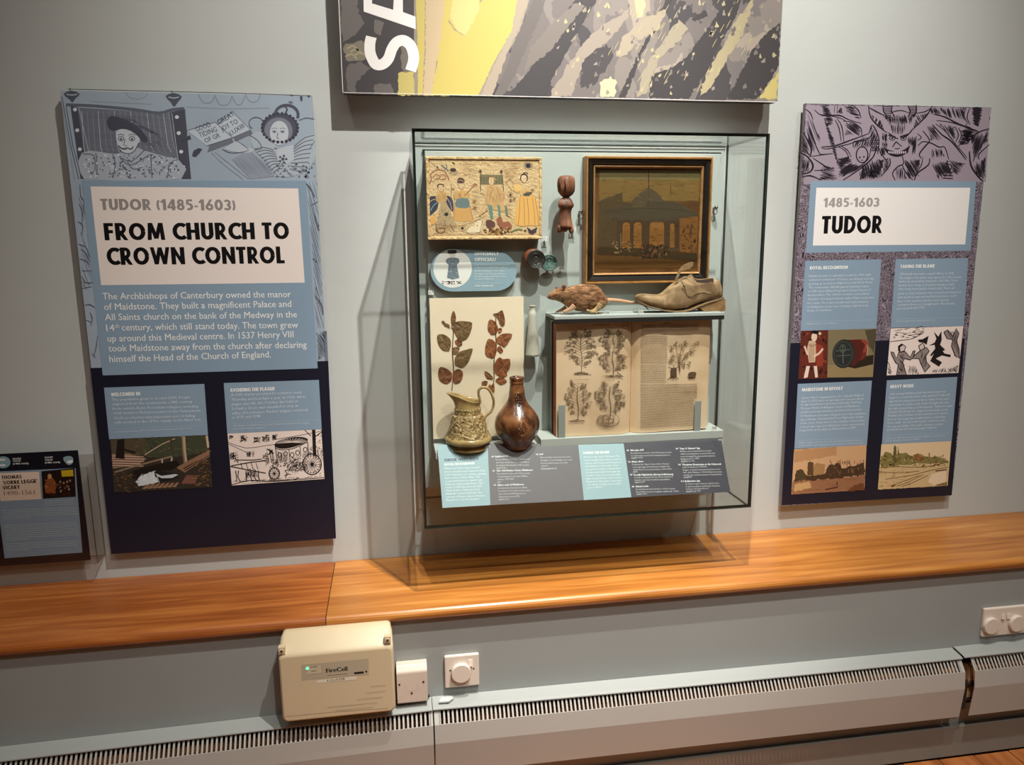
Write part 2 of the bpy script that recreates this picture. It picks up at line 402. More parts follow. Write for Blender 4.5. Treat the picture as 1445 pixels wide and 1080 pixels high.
# ---- wooden ledge of two boards
led=thing('wooden_ledge','long varnished orange wooden ledge running along the grey wall under the display case','ledge',(.5,-.17,SZ-.03))
W1=ramp_mat('varnished_wood_dark',[(.25,(134,68,26)),(.45,(160,88,36)),(.58,(178,104,46)),(.75,(196,124,60))],scale=(1.0,15,15),nscale=3.2,detail=7,dist=.5,rough=.38,coat=.12)
W2=ramp_mat('varnished_wood_light',[(.25,(146,86,34)),(.45,(176,110,46)),(.58,(190,124,56)),(.75,(208,146,78))],scale=(.9,14,14),nscale=3.0,detail=7,dist=.5,rough=.38,coat=.12)
def nose(zt):
    F=-.336; r=.013; zb=zt-.029
    pts=[(-.001,zb),(-.001,zt)]
    for k in range(9):
        a=math.pi/2+math.pi*k/8; pts.append((F+r+r*math.cos(a)*1.0,(zt-.0145)+.0145*math.sin(a)))
    return pts
xs=(-4,-.1822,2.599)
m=MB(); m.prismX(nose(SZ),xs[0],xs[1]-.0012,W1,cap=mat((70,34,12),.8)); m.build('board',led,'darker reddish board left of the joint',bevel=.001,seg=1)
m=MB(); m.prismX(nose(SZ+.0006),xs[1]+.0008,xs[2],W2,cap=mat((70,34,12),.8)); m.build('board',led,'lighter honey coloured board right of the joint',bevel=.001,seg=1)

# ================================================================= skirting heaters
M_h=mat((182,178,170),.42,'heater_enamel',var=.03,vscale=3)
M_hl=mat((164,167,163),.38,'heater_lid_enamel')
M_dk=mat((20,14,10),.8); 
def heater(name,label,x0,x1,lidx0,lidx1,gx0,gx1,z0=0,k=0,lift=0,drop=.0):
    t=thing(name,label,'heater',((max(x0,-1.2)+min(x1,2.2))/2,LW-.04,.16))
    def B(m,nm,lab=None,kind=None):     # the run hangs very slightly out of level
        m.v=[(x,y,z+z0+k*x) for x,y,z in m.v]; return m.build(nm,t,lab,kind=kind)
    m=MB()
    prof=[(-.3745,.301),(-.379,.252),(-.369,.160),(-.3675,.160),(-.3772,.252),(-.3727,.301)]
    m.prismX(prof,x0,x1,M_h); B(m,'front_panel')
    m=MB(); m.prismX([(-.3515,.3325),(-.3555,.3275),(-.354,.3265),(-.350,.3315)],x0,x1,M_h); B(m,'top_rail')
    m=MB(); n=int((gx1-gx0)/.0107); p=(gx1-gx0)/n
    for i in range(n+1):
        q=gx0+i*p; w_=.0023
        m.add([(q-w_,-.3545,.3275),(q+w_,-.3545,.3275),(q+w_,-.3743,.3005),(q-w_,-.3743,.3005),(q-w_,-.3530,.3265),(q+w_,-.3530,.3265),(q+w_,-.3728,.3000),(q-w_,-.3728,.3000)],
              [(0,1,2,3),(4,7,6,5),(0,3,7,4),(1,5,6,2)],M_h)
    for q0,q1 in ((x0,gx0),(gx1,x1)): m.add([(q0,-.3545,.3275),(q1,-.3545,.3275),(q1,-.3743,.3005),(q0,-.3743,.3005),(q0,-.3530,.3265),(q1,-.3530,.3265),(q1,-.3728,.3000),(q0,-.3728,.3000)],[(0,1,2,3),(4,7,6,5),(0,3,7,4),(1,5,6,2)],M_h)
    B(m,'slotted_grille',kind='stuff')
    m=MB(); a,b=lidx0,lidx1; N=24; L=lift; V=[]
    for i in range(N+1):
        q=a+(b-a)*i/N; s_=math.sin(math.pi*i/N)*drop
        V.append([(q,LW-.0005,.3425+L),(q,-.352,.3372+L-s_*.6),(q,-.3605,.3350+L-s_),(q,-.3610,.3325+L-s_),(q,-.3595,.3325+L-s_),(q,-.352,.3355+L-s_*.6),(q,LW-.0005,.3407+L)])
    m.loft(V,M_hl,smooth=False); B(m,'lid')
    m=MB(); m.box(x0+.004,x1-.004,-.350,-.326,.20,.299,BRm); B(m,'heating_element')
    m=MB(); m.box(x0+.003,x1-.003,-.3215,LW-.0006,.165,.338,M_dk); B(m,'back_plate')
    return t
BRm=ramp_mat('heater_element',[(.3,(60,34,20)),(.55,(150,100,64)),(.7,(200,156,112))],nscale=9,rough=.6)
hl=heater('skirting_heater','low grey slotted skirting heater under the cream alarm box, reaching the left edge',-3.9,.0645,-3.9,.0640,-3.88,.057,z0=.0110,k=.0150)
heater('skirting_heater','long middle grey slotted skirting heater under the small single socket',.068,1.536,.0655,1.536,.082,1.524,z0=.0131,k=-.0085,drop=.003)
hr=heater('skirting_heater','short piece of grey slotted skirting heater at the right under the double socket',1.566,2.59,1.541,2.59,1.574,2.58,lift=.0025)
m=MB(); m.tube([(1.538,-.345,.245),(1.62,-.345,.245)],.012,mat((96,70,52),.35,metal=.8),n=14); m.tube([(1.538,-.342,.20),(1.62,-.342,.20)],.009,mat((60,50,44),.5),n=14)
m.build('pipe',hr,'bare pipes showing in the gap')
m=MB()
for i in range(9):
    q=1.5395+i*.0026; m.box(q,q+.0006,-.360,-.330,.175,.262,mat((110,100,92),.4,metal=.6))
m.build('cooling_fin',hr,kind='stuff')
m=MB(); q=P(626,986,-.335); pts=[(q.x-.014,q.z-.008),(q.x-.006,q.z+.010),(q.x+.018,q.z+.010),(q.x+.026,q.z+.003),(q.x+.012,q.z-.009)]
m.add([(a,-.335-(.004-(b-q.z))*1.1,.3535) for a,b in pts]+[(a,-.335-(.004-(b-q.z))*1.1,.360) for a,b in pts],[(0,1,2,3,4),(9,8,7,6,5)]+[(i,i+5,(i+1)%5+5,(i+1)%5) for i in range(5)],mat((196,200,198),.6))
m.build('putty_lump',label='small pale lump of filler on the heater lid beside the heater joint',cat='filler',bevel=.002)

# ================================================================= electrical things on the lower wall
WH=mat((226,212,196),.3,'white_plastic'); WH2=mat((214,198,182),.35)
SCR=mat((60,50,40),.4)
def cyl(m,x,z,r,y0,y1,mt_,n=28,r2=None,sm=False):
    r2=r if r2 is None else r2
    m.loft([[Vector((x+q*math.cos(2*math.pi*k/n),y,z+q*math.sin(2*math.pi*k/n))) for k in range(n)] for q,y in ((r,y0),(r2,y1))],mt_,smooth=sm)
# single socket
c0=P(628,968.5,LW); c1=P(675,920,LW); c=(c0+c1)/2
t=thing('wall_socket','white single socket with round cover disc and rocker switch right of the alarm box','socket',(c.x,LW,c.z-.043),)
S=.0435
m=MB(); m.box(c.x-S,c.x+S,LW-.0105,LW-.0003,c.z-S,c.z+S,WH); m.build('face_plate',t,bevel=.003)
d=P(651,951,LW-.02); m=MB(); cyl(m,d.x,d.z,.0245,LW-.023,LW-.0107,WH,n=36,r2=.0255); m.build('socket_cover',t,'round raised cover disc',bevel=.0015)
d=P(664,936,LW-.012); m=MB(); m.prismX([(LW-.0107,d.z-.009),(LW-.0107,d.z+.009),(LW-.012,d.z+.009),(LW-.0155,d.z-.008)],d.x-.0055,d.x+.0055,WH); m.build('rocker_switch',t)
for p in ((635.5,946.5),(668.5,943.7)):
    m=MB(); d=P(p[0],p[1],LW-.011); cyl(m,d.x,d.z,.0022,LW-.0112,LW-.0106,SCR,n=10); m.build('screw',t)
# double socket
a=P(1387,860,LW); b=P(1384,898,LW); z0,z1=.371,.457; x0=1.6205; x1=x0+.146
t=thing('wall_socket','white double socket with two round cover discs at the right edge above the heater','socket',(x0+.073,LW,z0))
m=MB(); m.box(x0,x1,LW-.0105,LW-.0003,z0,z1,WH); m.build('face_plate',t,bevel=.003)
for p in ((1400.3,884.5),(1436.5,881)):
    d=P(p[0],p[1],LW-.02); m=MB(); cyl(m,d.x,d.z,.0235,LW-.022,LW-.0107,WH,n=36,r2=.0245); m.build('socket_cover',t,bevel=.0015)
for p in ((1415.5,870.5),(1422.8,869.8)):
    d=P(p[0],p[1],LW-.012); m=MB(); m.prismX([(LW-.0107,d.z-.008),(LW-.0107,d.z+.008),(LW-.012,d.z+.008),(LW-.015,d.z-.007)],d.x-.005,d.x+.005,WH); m.build('rocker_switch',t)
for p in ((1391.5,879),(1443,872)):
    d=P(p[0],p[1],LW-.011); m=MB(); cyl(m,d.x,d.z,.002,LW-.0112,LW-.0106,SCR,n=10); m.build('screw',t)
# fused outlet box
x0,x1=-.020,.0545; z0,z1=.365,.462
t=thing('outlet_box','white square surface mounted outlet box touching the right side of the alarm box','outlet',((x0+x1)/2,LW,z0))
F=LW-.034
m=MB(); m.prismX([(LW-.0003,z0),(LW-.0003,z1),(F+.012,z1),(F,z1-.014),(F,z0)],x0,x1,WH2); m.build('housing',t,bevel=.003)
for i,p in enumerate(((563.5,966.5),(597.5,962.5),(581,978.5))):
    d=P(p[0],p[1],F); m=MB(); cyl(m,d.x,d.z,.0026,F-.0008,F+.001,SCR,n=12); m.build('screw',t)
A=Art(planeY(F)); A.line((190,172,156),.5,[(573,967),(573,975),(581,976.5),(589,974),(589,966)]); A.build('moulded_outline',t)
m=MB(); q=[P(556,990,-.335),P(566,992,-.333),P(582,988,-.330),P(600,984,-.325),P(606,982,-.322)]
m.tube(smooth_path([tuple(v) for v in q],5),.0035,mat((22,18,16),.6)); m.build('power_cable',label='short black cable running under the white outlet box from the alarm box',cat='cable')

# fire alarm repeater box
t=thing('alarm_box','cream plastic radio fire alarm box mounted under the ledge above the heater','alarm box',(-.16,LW,.375))
CR=mat((216,196,160),.42,'cream_plastic'); CR2=mat((210,190,156),.42)
a=P(392.5,912,-.395); b=P(553.5,896,-.395); zb=.376; xa,xb=-.2885,-.0245
def rr(x0,x1,z0,z1,r,n=6):
    o=[]
    for cx,cz,a0 in ((x1-r,z0+r,-90),(x1-r,z1-r,0),(x0+r,z1-r,90),(x0+r,z0+r,180)):
        for k in range(n+1):
            g=math.radians(a0+90*k/n); o.append((cx+r*math.cos(g),cz+r*math.sin(g)))
    return o
rings=[]
for y,x0_,x1_,z0_,z1_,r in ((LW-.0004,xa+.006,xb-.006,zb+.004,.584,.010),(-.348,xa+.004,xb-.004,zb+.002,.582,.011),(-.356,xa+.002,xb-.002,zb+.001,.579,.012),(-.387,xa,xb,zb,.553,.012),(-.3935,xa+.002,xb-.002,zb+.002,.548,.012),(-.396,xa+.006,xb-.006,zb+.006,.542,.010)):
    rings.append([Vector((x,y,z)) for x,z in rr(x0_,x1_,z0_,z1_,r)])
m=MB(); m.loft(rings,CR); cs=m.build('casing',t)
for f in cs.data.polygons: f.use_smooth = len(f.vertices)<5
YF=-.396
for p in ((397.5,918.5),(546.8,903)):
    d=P(p[0],p[1],-.392); m=MB(); m.box(d.x-.0075,d.x+.0075,-.3945,-.38,d.z-.009,d.z+.009,CR); cyl(m,d.x,d.z,.0052,-.3965,-.39,CR2,n=18); cyl(m,d.x,d.z,.0030,-.3970,-.396,SCR,n=12)
    m.build('corner_screw',t,bevel=.001)
A=Art(planeY(YF-.0002)); A.z(370,860,4.129)
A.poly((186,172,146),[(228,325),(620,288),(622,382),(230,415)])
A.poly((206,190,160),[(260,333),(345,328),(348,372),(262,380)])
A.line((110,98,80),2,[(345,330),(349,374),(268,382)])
A.up().text((20,24,22),'FireCell',372,371,498,358,24,.05)
A.line((80,75,64),2.5,[(382,387),(497,377)]); 
A.poly((30,30,28),[(535,368),(590,362),(592,375),(536,380)]); A.ell((30,30,28),606,364,6,6)
A.text((40,60,50),'POWER',280,343,322,339,7,.04); A.text((60,60,50),'FAULT',285,366,320,362,7,.04)
A.poly((232,222,200),[(318,415),(548,390),(550,410),(320,432)])
A.up().text((70,66,58),'4 CLUSTER',376,424,484,412,13,.02)
for (p,q,y0,y1) in ((632,720,451,443),(604,720,490,476),(552,704,527,512),(378,670,573,545),(420,650,592,570)): A.line((176,156,122),2.4,[(p,y0),(q,y1)]); A.line((246,228,194),2,[(p,y0+4),(q,y1+4)])  # moulded relief painted on: a shade line with a highlight line beneath
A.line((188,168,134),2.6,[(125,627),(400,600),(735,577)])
for (x,y) in ((222,146),(632,104)):
    pass
A.build('front_print_and_shading',t)
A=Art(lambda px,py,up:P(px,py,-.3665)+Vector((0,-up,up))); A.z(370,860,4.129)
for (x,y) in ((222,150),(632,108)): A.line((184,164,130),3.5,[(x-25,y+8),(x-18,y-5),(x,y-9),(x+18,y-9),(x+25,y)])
m=MB(); d=P(433.6,943.5,YF); cyl(m,d.x,d.z,.0032,YF-.0016,YF-.0005,mat((70,235,170),.3,'led_green')); 
mg=m.mats[0].node_tree.nodes['Principled BSDF']; mg.inputs['Emission Color'].default_value=(.15,.9,.5,1); mg.inputs['Emission Strength'].default_value=1.5
m.build('status_lamp',t,'small lit green indicator')

# ================================================================= the display case
HX0,HX1,HZ0,HZ1,HD=.0615,.9245,.787,1.739,-.277; BK=-.0495
case=thing('display_case','wall mounted glass hooded display case with pale grey green backboard holding the Tudor objects','display case',(.493,-.03,HZ0))
G=glass_mat('case_glass',(.938,.954,.946)); GE=mat((28,38,34),.25,'glass_edge',coat=.5)
MBk=mat((177,184,179),.7,'backboard_paint',var=.015,vscale=3); MBg=mat((188,193,186),.7)
m=MB(); m.box(HX0+.008,HX1-.008,-.046,-.0005,HZ0+.03,HZ1-.008,MBk); m.build('back_box',case,bevel=.001)
a=P(600,213.5,-.062); b=P(1017,217.5,-.062)
m=MB(); m.box(.0995,.8955,-.062,-.0462,.835,1.716,MBk); m.build('mount_board',case,bevel=.0008)
m=MB(); m.box(.0945,.9015,-.055,-.0463,1.717,1.7205,mat((24,26,26),.6)); m.build('shadow_gap_strip',case)  # near-black strip coloured as the shade in the recess above the mount board
T=.0065
def pane(name,x0,x1,y0,y1,z0,z1,ax,label=None):
    m=MB(); vs=[(x,y,z) for z in(z0,z1) for y in(y0,y1) for x in(x0,x1)]
    F=dict(z=[(0,2,3,1),(4,5,7,6)],y=[(0,1,5,4),(2,6,7,3)],x=[(0,4,6,2),(1,3,7,5)])
    for k in 'xyz': m.add(vs,F[k],G if k==ax else GE)
    return m.build(name,case,label,recalc=False)
pane('glass_pane',HX0,HX1,HD,HD+T,HZ0,HZ1,'y','clear front pane')
pane('glass_pane',HX0,HX0+T,HD+T+.0003,BK,HZ0,HZ1,'x','clear left side pane')
pane('glass_pane',HX1-T,HX1,HD+T+.0003,BK,HZ0,HZ1,'x','clear right side pane')
pane('glass_pane',HX0+T+.0003,HX1-T-.0003,HD+T+.0003,BK,HZ1-T,HZ1,'z','clear top pane')
pane('glass_pane',HX0+T+.0003,HX1-T-.0003,HD+T+.0003,BK,HZ0,HZ0+T,'z','clear bottom pane')
# plinth under the objects, ledge of the book rest and the object shelf
MP=mat((186,190,184),.7,'plinth_paint')
m=MB(); m.box(.1005,.8945,-.160,-.0625,.930,.9490,MP); m.build('plinth',case,bevel=.001)
m=MB(); m.box(.379,.8925,-.1615,-.0625,.9493,.971,MBg); m.build('book_ledge',case,'thin grey ledge under the open book',bevel=.0012)
m=MB(); m.box(.413,.876,-.173,-.0625,1.2885,1.2975,MBk); m.build('object_shelf',case,'narrow grey shelf above the book',bevel=.0012)
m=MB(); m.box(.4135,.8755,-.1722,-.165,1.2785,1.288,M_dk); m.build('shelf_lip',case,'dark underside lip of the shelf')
m=MB(); m.box(.426,.874,-.100,-.0625,.9712,1.2783,MBg); m.build('book_rest',case)
# the tilted caption panel
LT,LB=Vector((.107,-.162,.9495)),Vector((.1095,-.250,.8300)); RTp=Vector((.8815,-.162,.9495)); 
nL=(RTp-LT).cross(LB-LT).normalized()
if nL.y>0: nL=-nL
x0,x1=.1085,.877
cap=MB(); th=.005
qs=[Vector((x0,-.162,.9495)),Vector((x1,-.162,.9495)),Vector((x1,-.250,.8300)),Vector((x0,-.250,.8300))]
cap.add(qs+[q-nL*th for q in qs],[(0,1,2,3),(7,6,5,4)],mat((60,60,66),.5)); cap.add(qs+[q-nL*th for q in qs],[(0,4,5,1),(1,5,6,2),(2,6,7,3),(3,7,4,0)],mat((206,210,206),.4))
cap_o=cap.build('caption_panel',case,'sloping caption board in pale blue and charcoal blocks')
def surfL(px,py,up): return PP(px,py,qs[0]+nL*up,nL)
# ================================================================= objects inside the case
def corners(px, Y):
    q=[P(x,y,Y) for x,y in px]; return ((q[0].x+q[3].x)/2,(q[1].x+q[2].x)/2,(q[2].z+q[3].z)/2,(q[0].z+q[1].z)/2)
MY=-.0622
# ---- embroidered picture
x0,x1,z0,z1=corners([(600.5,219.5),(764.5,223),(765.3,337.2),(603.5,339)],-.100)
t=thing('embroidered_picture','small cream embroidered panel of figures in gold braid, upper left of the case','embroidery',((x0+x1)/2,-.08,z0))
GB=mat((204,170,120),.55,'gold_braid',bump=.5,bscale=120,var=.12,vscale=40)
CL=mat((206,176,130),.8,'silk_ground',bump=.3,bscale=160,var=.06,vscale=25)
m=MB(); m.box(x0+.002,x1-.002,-.097,MY,z0+.002,z1-.002,mat((120,96,64),.8)); m.build('stretcher',t)
m=MB(); b=.0075
m.box(x0,x1,-.101,-.088,z1-b,z1,GB); m.box(x0,x1,-.101,-.088,z0,z0+b,GB); m.box(x0,x0+b,-.1008,-.0885,z0+.0002+b,z1-b,GB); m.box(x1-b,x1,-.1008,-.0885,z0+b,z1-b,GB)
m.build('braid_border',t,bevel=.0018)
m=MB(); m.box(x0+b,x1-b,-.0985,-.0972,z0+b,z1-b,CL); m.build('silk_panel',t)
A=Art(planeY(-.0986),.75).z(590,210,8); E=R
tan=(206,164,104); dk=(86,62,44); bl=(92,108,112); gd=(216,170,92); 
A.line((176,128,80),7,[(120,118),(1370,140),(1372,965),(140,975),(118,118)])
for i in range(16):   # clouds and scrolling ground
    x=480+i*55; A.line((190,150,100),4,[(x,150+(i%3)*14),(x+20,140+(i%3)*14),(x+45,158+(i%3)*12),(x+60,150)],3)
for (x,y) in ((640,250),(760,170),(900,165),(1080,210),(1060,250),(1290,330),(560,230),(500,290),(1330,230),(1300,420)): A.line((176,138,92),4,[(x-50,y+10),(x-20,y-14),(x+15,y-8),(x+45,y+12),(x+10,y+20)],3)
A.line((150,96,66),13,[(130,400),(150,340),(140,290),(190,250),(240,240),(300,255),(330,310),(350,355)],4)
A.line((160,104,72),11,[(165,330),(200,290),(250,310),(230,340),(200,330)],4); A.line((160,104,72),11,[(250,290),(300,300),(310,340),(270,340)],4); A.line((120,76,56),5,[(170,380),(200,350),(250,345),(290,350)],4)
A.ell((60,40,36),395,240,36,22); A.ell((60,40,36),400,165,20,9,rot=40)
for k in range(9): a=math.radians(20+k*17); A.line((64,60,62),3.5,[(400+30*math.cos(a),255+15*math.sin(a)),(400+62*math.cos(a),255+58*math.sin(a))])
A.line((70,92,100),12,[(262,185),(300,215),(345,250)],2); A.line((70,92,100),9,[(310,170),(325,205),(300,240)],2)
A.ell((30,28,40),1242,190,26,26)
for k in range(22): a=2*math.pi*k/22; A.line((50,44,52),3.2,[(1242+24*math.cos(a),190+24*math.sin(a)),(1242+56*math.cos(a),190+56*math.sin(a))])
A.line(dk,4,[(120,140),(220,215),(240,240)]); A.ell(dk,118,138,12,10); A.ell(dk,220,210,9,14)
# 1 winged figure at left
A.poly((52,56,72),[(130,560),(165,535),(210,540),(232,580),(215,680),(160,735),(130,750)],3); A.poly((66,58,72),[(300,545),(340,530),(385,570),(400,640),(395,710),(360,680),(320,610)],3)
A.line((120,150,160),9,[(140,700),(175,640),(225,600)],2); A.line((196,160,110),8,[(130,600),(180,570),(215,590)],2); A.line((150,160,170),7,[(330,560),(365,620),(380,690)],2)
A.up(); A.ell((216,184,140),258,445,30,36); A.line(dk,13,[(225,440),(222,410),(250,400),(282,408),(284,430)],3); A.poly(tan,[(215,490),(300,485),(330,560),(300,610),(290,620),(240,620),(200,560)],2)
A.poly((176,150,110),[(265,600),(320,620),(370,720),(400,820),(440,860),(300,900),(205,900),(205,840),(235,720)],2)
for i in range(70):
    x=E.uniform(215,390); y=E.uniform(650,900)
    if abs(x-300)<(y-590)*.42: A.line(E.choice([(70,60,56),(90,90,84),(128,88,60),(60,70,76)]),5,[(x,y),(x+E.uniform(-12,12),y+E.uniform(6,14))])
A.ell((34,32,36),320,740,22,22); A.line((120,72,60),13,[(205,900),(215,940),(270,950),(300,930),(290,895),(240,900)],4); A.line((100,70,60),9,[(360,850),(405,935)]); A.line((70,60,56),7,[(200,845),(205,900),(230,935)],3)
A.poly((214,160,92),[(135,790),(200,740),(205,830),(135,880)])
# 2 lady with blue bodice
A.poly((206,158,92),[(420,640),(590,650),(600,720),(625,800),(560,820),(405,810),(400,740)],2); A.poly(tan,[(420,480),(560,470),(580,560),(420,570),(400,530)],2)
A.poly((108,124,122),[(435,570),(560,560),(580,660),(500,672),(425,655)],2)
for i in range(8): A.line((70,86,88),3,[(440+i*18,575),(432+i*20,655)]); A.line((176,124,70),3,[(425+i*23,690),(415+i*26,800)])
A.ell((222,190,150),490,410,28,38); A.poly((80,56,48),[(440,375),(450,335),(485,325),(520,345),(520,385),(470,392)],2); A.line((196,156,104),6,[(445,360),(480,350),(515,372)])
A.line((150,100,66),10,[(530,530),(600,450),(660,400)],2); A.line((160,100,70),8,[(600,425),(650,390),(665,430)],2); A.line((110,84,60),5,[(375,400),(372,620)]); A.poly((150,110,70),[(375,450),(400,440),(415,465),(380,465)])
A.line((110,84,60),4,[(405,520),(415,640),(398,800)]); A.line((110,84,60),4,[(590,640),(605,740),(625,800)])
# 3 seated figure under a hanging
A.poly((126,118,84),[(700,290),(955,295),(955,400),(700,400)]); 
for i in range(9): A.line((88,82,60),5,[(715+i*28,295),(715+i*28,398)])
A.line(dk,8,[(705,280),(705,480)]); A.line(dk,8,[(950,285),(965,480)]); A.ell(dk,703,255,16,20); A.ell(dk,940,260,16,20)
A.up(); A.poly((202,162,108),[(780,410),(880,410),(960,480),(985,520),(960,620),(1000,700),(850,690),(760,620),(720,760),(690,740),(740,640),(770,500)],2)
A.ell((220,188,146),825,370,34,42); A.line((110,76,50),14,[(780,330),(820,315),(870,340),(890,375)],3); A.line(tan,12,[(800,325),(850,330),(885,360)],3)
for p in ([(800,430),(860,460),(800,520),(860,560)],[(880,430),(920,520),(930,600)],[(760,560),(790,640),(760,700)],[(700,500),(760,520)],[(900,520),(960,510)],[(850,610),(840,560),(880,600)]): A.line((150,108,70),5,p,3)
A.poly((100,132,120),[(790,630),(835,640),(850,790),(820,800),(800,700)]); A.poly((100,132,120),[(890,635),(925,640),(935,760),(915,770)]); A.poly((110,120,100),[(975,640),(1000,640),(1020,760),(990,750)])
A.line((140,92,70),8,[(690,760),(740,730),(790,690)],2); A.line((150,100,80),7,[(1000,760),(1040,770)])
# 4 lady in the wide gold skirt
A.poly((222,170,92),[(1140,545),(1240,540),(1320,540),(1365,680),(1370,860),(1270,865),(1095,860),(1105,680)],2)
for (a_,b_) in ((1150,1130),(1190,1200),(1230,1250),(1290,1320),(1320,1360)): A.line((130,84,46),5,[(a_,560),((a_+b_)/2+6,700),(b_,860)],3)
A.poly((208,170,112),[(1150,470),(1270,460),(1300,520),(1240,540),(1170,540)],2); A.poly((74,70,60),[(1180,525),(1220,495),(1290,490),(1250,535)],2)
A.ell((222,192,152),1195,340,32,42); A.line((60,46,44),11,[(1155,350),(1165,300),(1200,285),(1232,310),(1230,360)],3); A.ring((60,46,44),7,1210,292,28,24,180,360)
A.line(tan,13,[(1150,500),(1060,460),(1000,380)],2); A.poly((222,180,110),[(1080,410),(1150,400),(1170,470),(1100,480)],2); A.line((160,120,76),5,[(985,385),(1040,345),(1080,400)],2)
# flowers, beasts and mound
for (x,y,r_) in ((1042,520,20),(1045,585,14),(1085,570,12),(500,895,24),(640,670,16),(1290,470,14),(635,600,12)): A.ell((70,58,50),x,y,r_*.7,r_*.7); A.ring((170,120,84),4,x,y,r_*1.5,r_*1.4)
A.poly((226,206,170),[(545,940),(570,890),(640,870),(650,830),(700,800),(725,850),(710,930),(620,960)],2); A.line(dk,5,[(650,805),(700,805)],1); A.line((60,50,44),4,[(580,870),(555,910),(550,940)],2); A.ell(dk,665,830,5,5); A.ell((176,80,70),668,868,8,6); A.line((70,60,50),4,[(700,940),(715,870),(725,820)],2)
A.poly((96,60,52),[(765,820),(800,800),(860,825),(870,870),(820,905),(775,880)],2); A.poly((150,90,64),[(885,790),(940,770),(960,830),(1020,820),(1060,870),(1040,905),(950,905),(900,850)],2)
for i in range(60): x=E.uniform(750,1050); y=915+E.uniform(-18,50)-abs(x-900)*.05; A.ell(E.choice([(150,104,52),(90,50,40),(196,150,80),(120,84,52),(70,44,40)]),x,y,E.uniform(8,17),E.uniform(7,13),8)
A.line((104,120,84),15,[(1050,940),(1120,910),(1180,915)],3); A.ell((110,76,50),1208,922,16,13); A.poly((66,52,60),[(1230,885),(1280,920),(1345,885),(1335,940),(1290,965),(1250,950)]); A.line((130,110,76),4,[(540,955),(640,945),(740,965)],3)
A.line((170,130,80),4,[(150,860),(200,855),(440,870),(600,830),(760,760)],3)
for P_,c_,g_ in (([(215,490),(300,485),(330,560),(300,610),(240,620),(200,560)],(150,112,70),70),([(420,480),(560,470),(580,560),(420,570)],(150,110,68),80),([(780,410),(880,410),(960,480),(985,520),(960,620),(850,690),(760,620)],(146,106,66),100),([(1150,470),(1270,460),(1300,520),(1170,540)],(150,112,72),60),([(700,295),(955,295),(955,400),(700,400)],(84,78,56),88),([(600,450),(700,450),(700,740),(600,700)],(186,146,96),10),([(1000,150),(1180,150),(1180,300),(1000,320)],(180,138,92),0),([(1000,600),(1080,600),(1080,840),(1000,760)],(190,150,100),20),([(450,160),(680,150),(690,300),(460,330)],(184,142,94),170),([(150,880),(480,860),(480,960),(150,960)],(180,140,90),5),([(950,150),(1200,420),(980,380)],(188,148,100),140)):
    A.hatch(c_,4,P_,g_,13,.25,E,5)
for (x,y) in ((258,445),(490,410),(825,370),(1195,340)):
    A.ell((70,50,40),x-10,y-6,4,3,6); A.ell((70,50,40),x+10,y-6,4,3,6); A.line((176,96,80),4,[(x-7,y+16),(x+7,y+16)]); A.line((150,104,72),3,[(x-28,y-30),(x-32,y+5),(x-14,y+36),(x+14,y+38),(x+32,y+5),(x+28,y-30)],2)
A.build('embroidery_stitching',t)

# ---- pill-shaped caption
Y=-.078
pts=[]
for k in range(19): a_=math.radians(90+180*k/18); pts.append((638.5+31*math.cos(a_),381.5-30*math.sin(a_)))
for k in range(15): a_=math.radians(-90+180*k/14); pts.append((700.5+28.5*math.cos(a_),383-27.6*math.sin(a_)))
pp=[P(x,y,Y) for x,y in pts]
t=thing('caption_label','rounded pale blue caption board with a white disc picture, below the embroidery','label',(pp[0].x+.05,Y,min(p.z for p in pp)))
BLU=(146,172,184)
m=MB(); m.prismY([(p.x,p.z) for p in pp],Y,Y+.005,mat(BLU,.5),mat((40,84,96),.4)); m.build('board',t)
for (x,y) in ((640,380),(700,383)):
    m=MB(); d=P(x,y,Y+.005); m.box(d.x-.012,d.x+.012,Y+.0053,MY,d.z-.012,d.z+.012,MBg); m.build('spacer',t)
A=Art(planeY(Y-.0002)); A.ell((236,236,230),638.6,379,27.2,27.2,40); A.up().z(600,345,10.32)
A.poly((120,134,142),[(360,190),(430,190),(490,210),(495,250),(460,300),(498,490),(400,515),(318,490),(340,300),(300,260),(310,215)],1); A.poly((216,206,200),[(350,120),(430,120),(440,165),(400,195),(360,175)],2)
A.poly((60,64,70),[(335,85),(450,82),(450,130),(335,135)],2); A.ring((90,98,104),9,345,245,38,38); A.ring((90,98,104),9,455,245,38,38)
for i in range(60):
    x=E.uniform(325,490); y=E.uniform(300,500)
    if abs(x-405)<45+(y-300)*.2: A.poly(E.choice([(70,96,112),(196,206,208),(90,100,104)]),[(x-7,y),(x,y-7),(x+7,y),(x,y+7)])
for i in range(44): A.ell(E.choice([(70,60,52),(150,120,90),(110,100,90),(40,38,36)]),E.uniform(250,540),560+E.uniform(-22,20),12,7,7)
A.heavy((240,244,244),'OFFICIALLY',718,158,1072,158,52); A.heavy((240,244,244),'OFFICIAL!',718,245,1030,245,52)
for (s_,a_,b_,y) in (('Look out for the royal seal, it was awarded',718,1220,312),('to Maidstone by Edward VI in 1549. He',720,1195,354),('also allowed Maidstone to have a Mayor',720,1160,396),('and a town council. The mayor still wears',720,1170,438),('his seal today when important decisions',720,1185,478),('are made in Maidstone.',720,1000,515)):
    A.text((226,234,236),s_,a_,y,b_,y,26,.006,0,1)
A.text((200,210,214),'Can you find the seal in this case?',735,575,1130,575,20,0,0,1); A.text((240,244,244),'A for Maidstone!',725,615,990,613,24,.03)
A.build('caption_print',t)

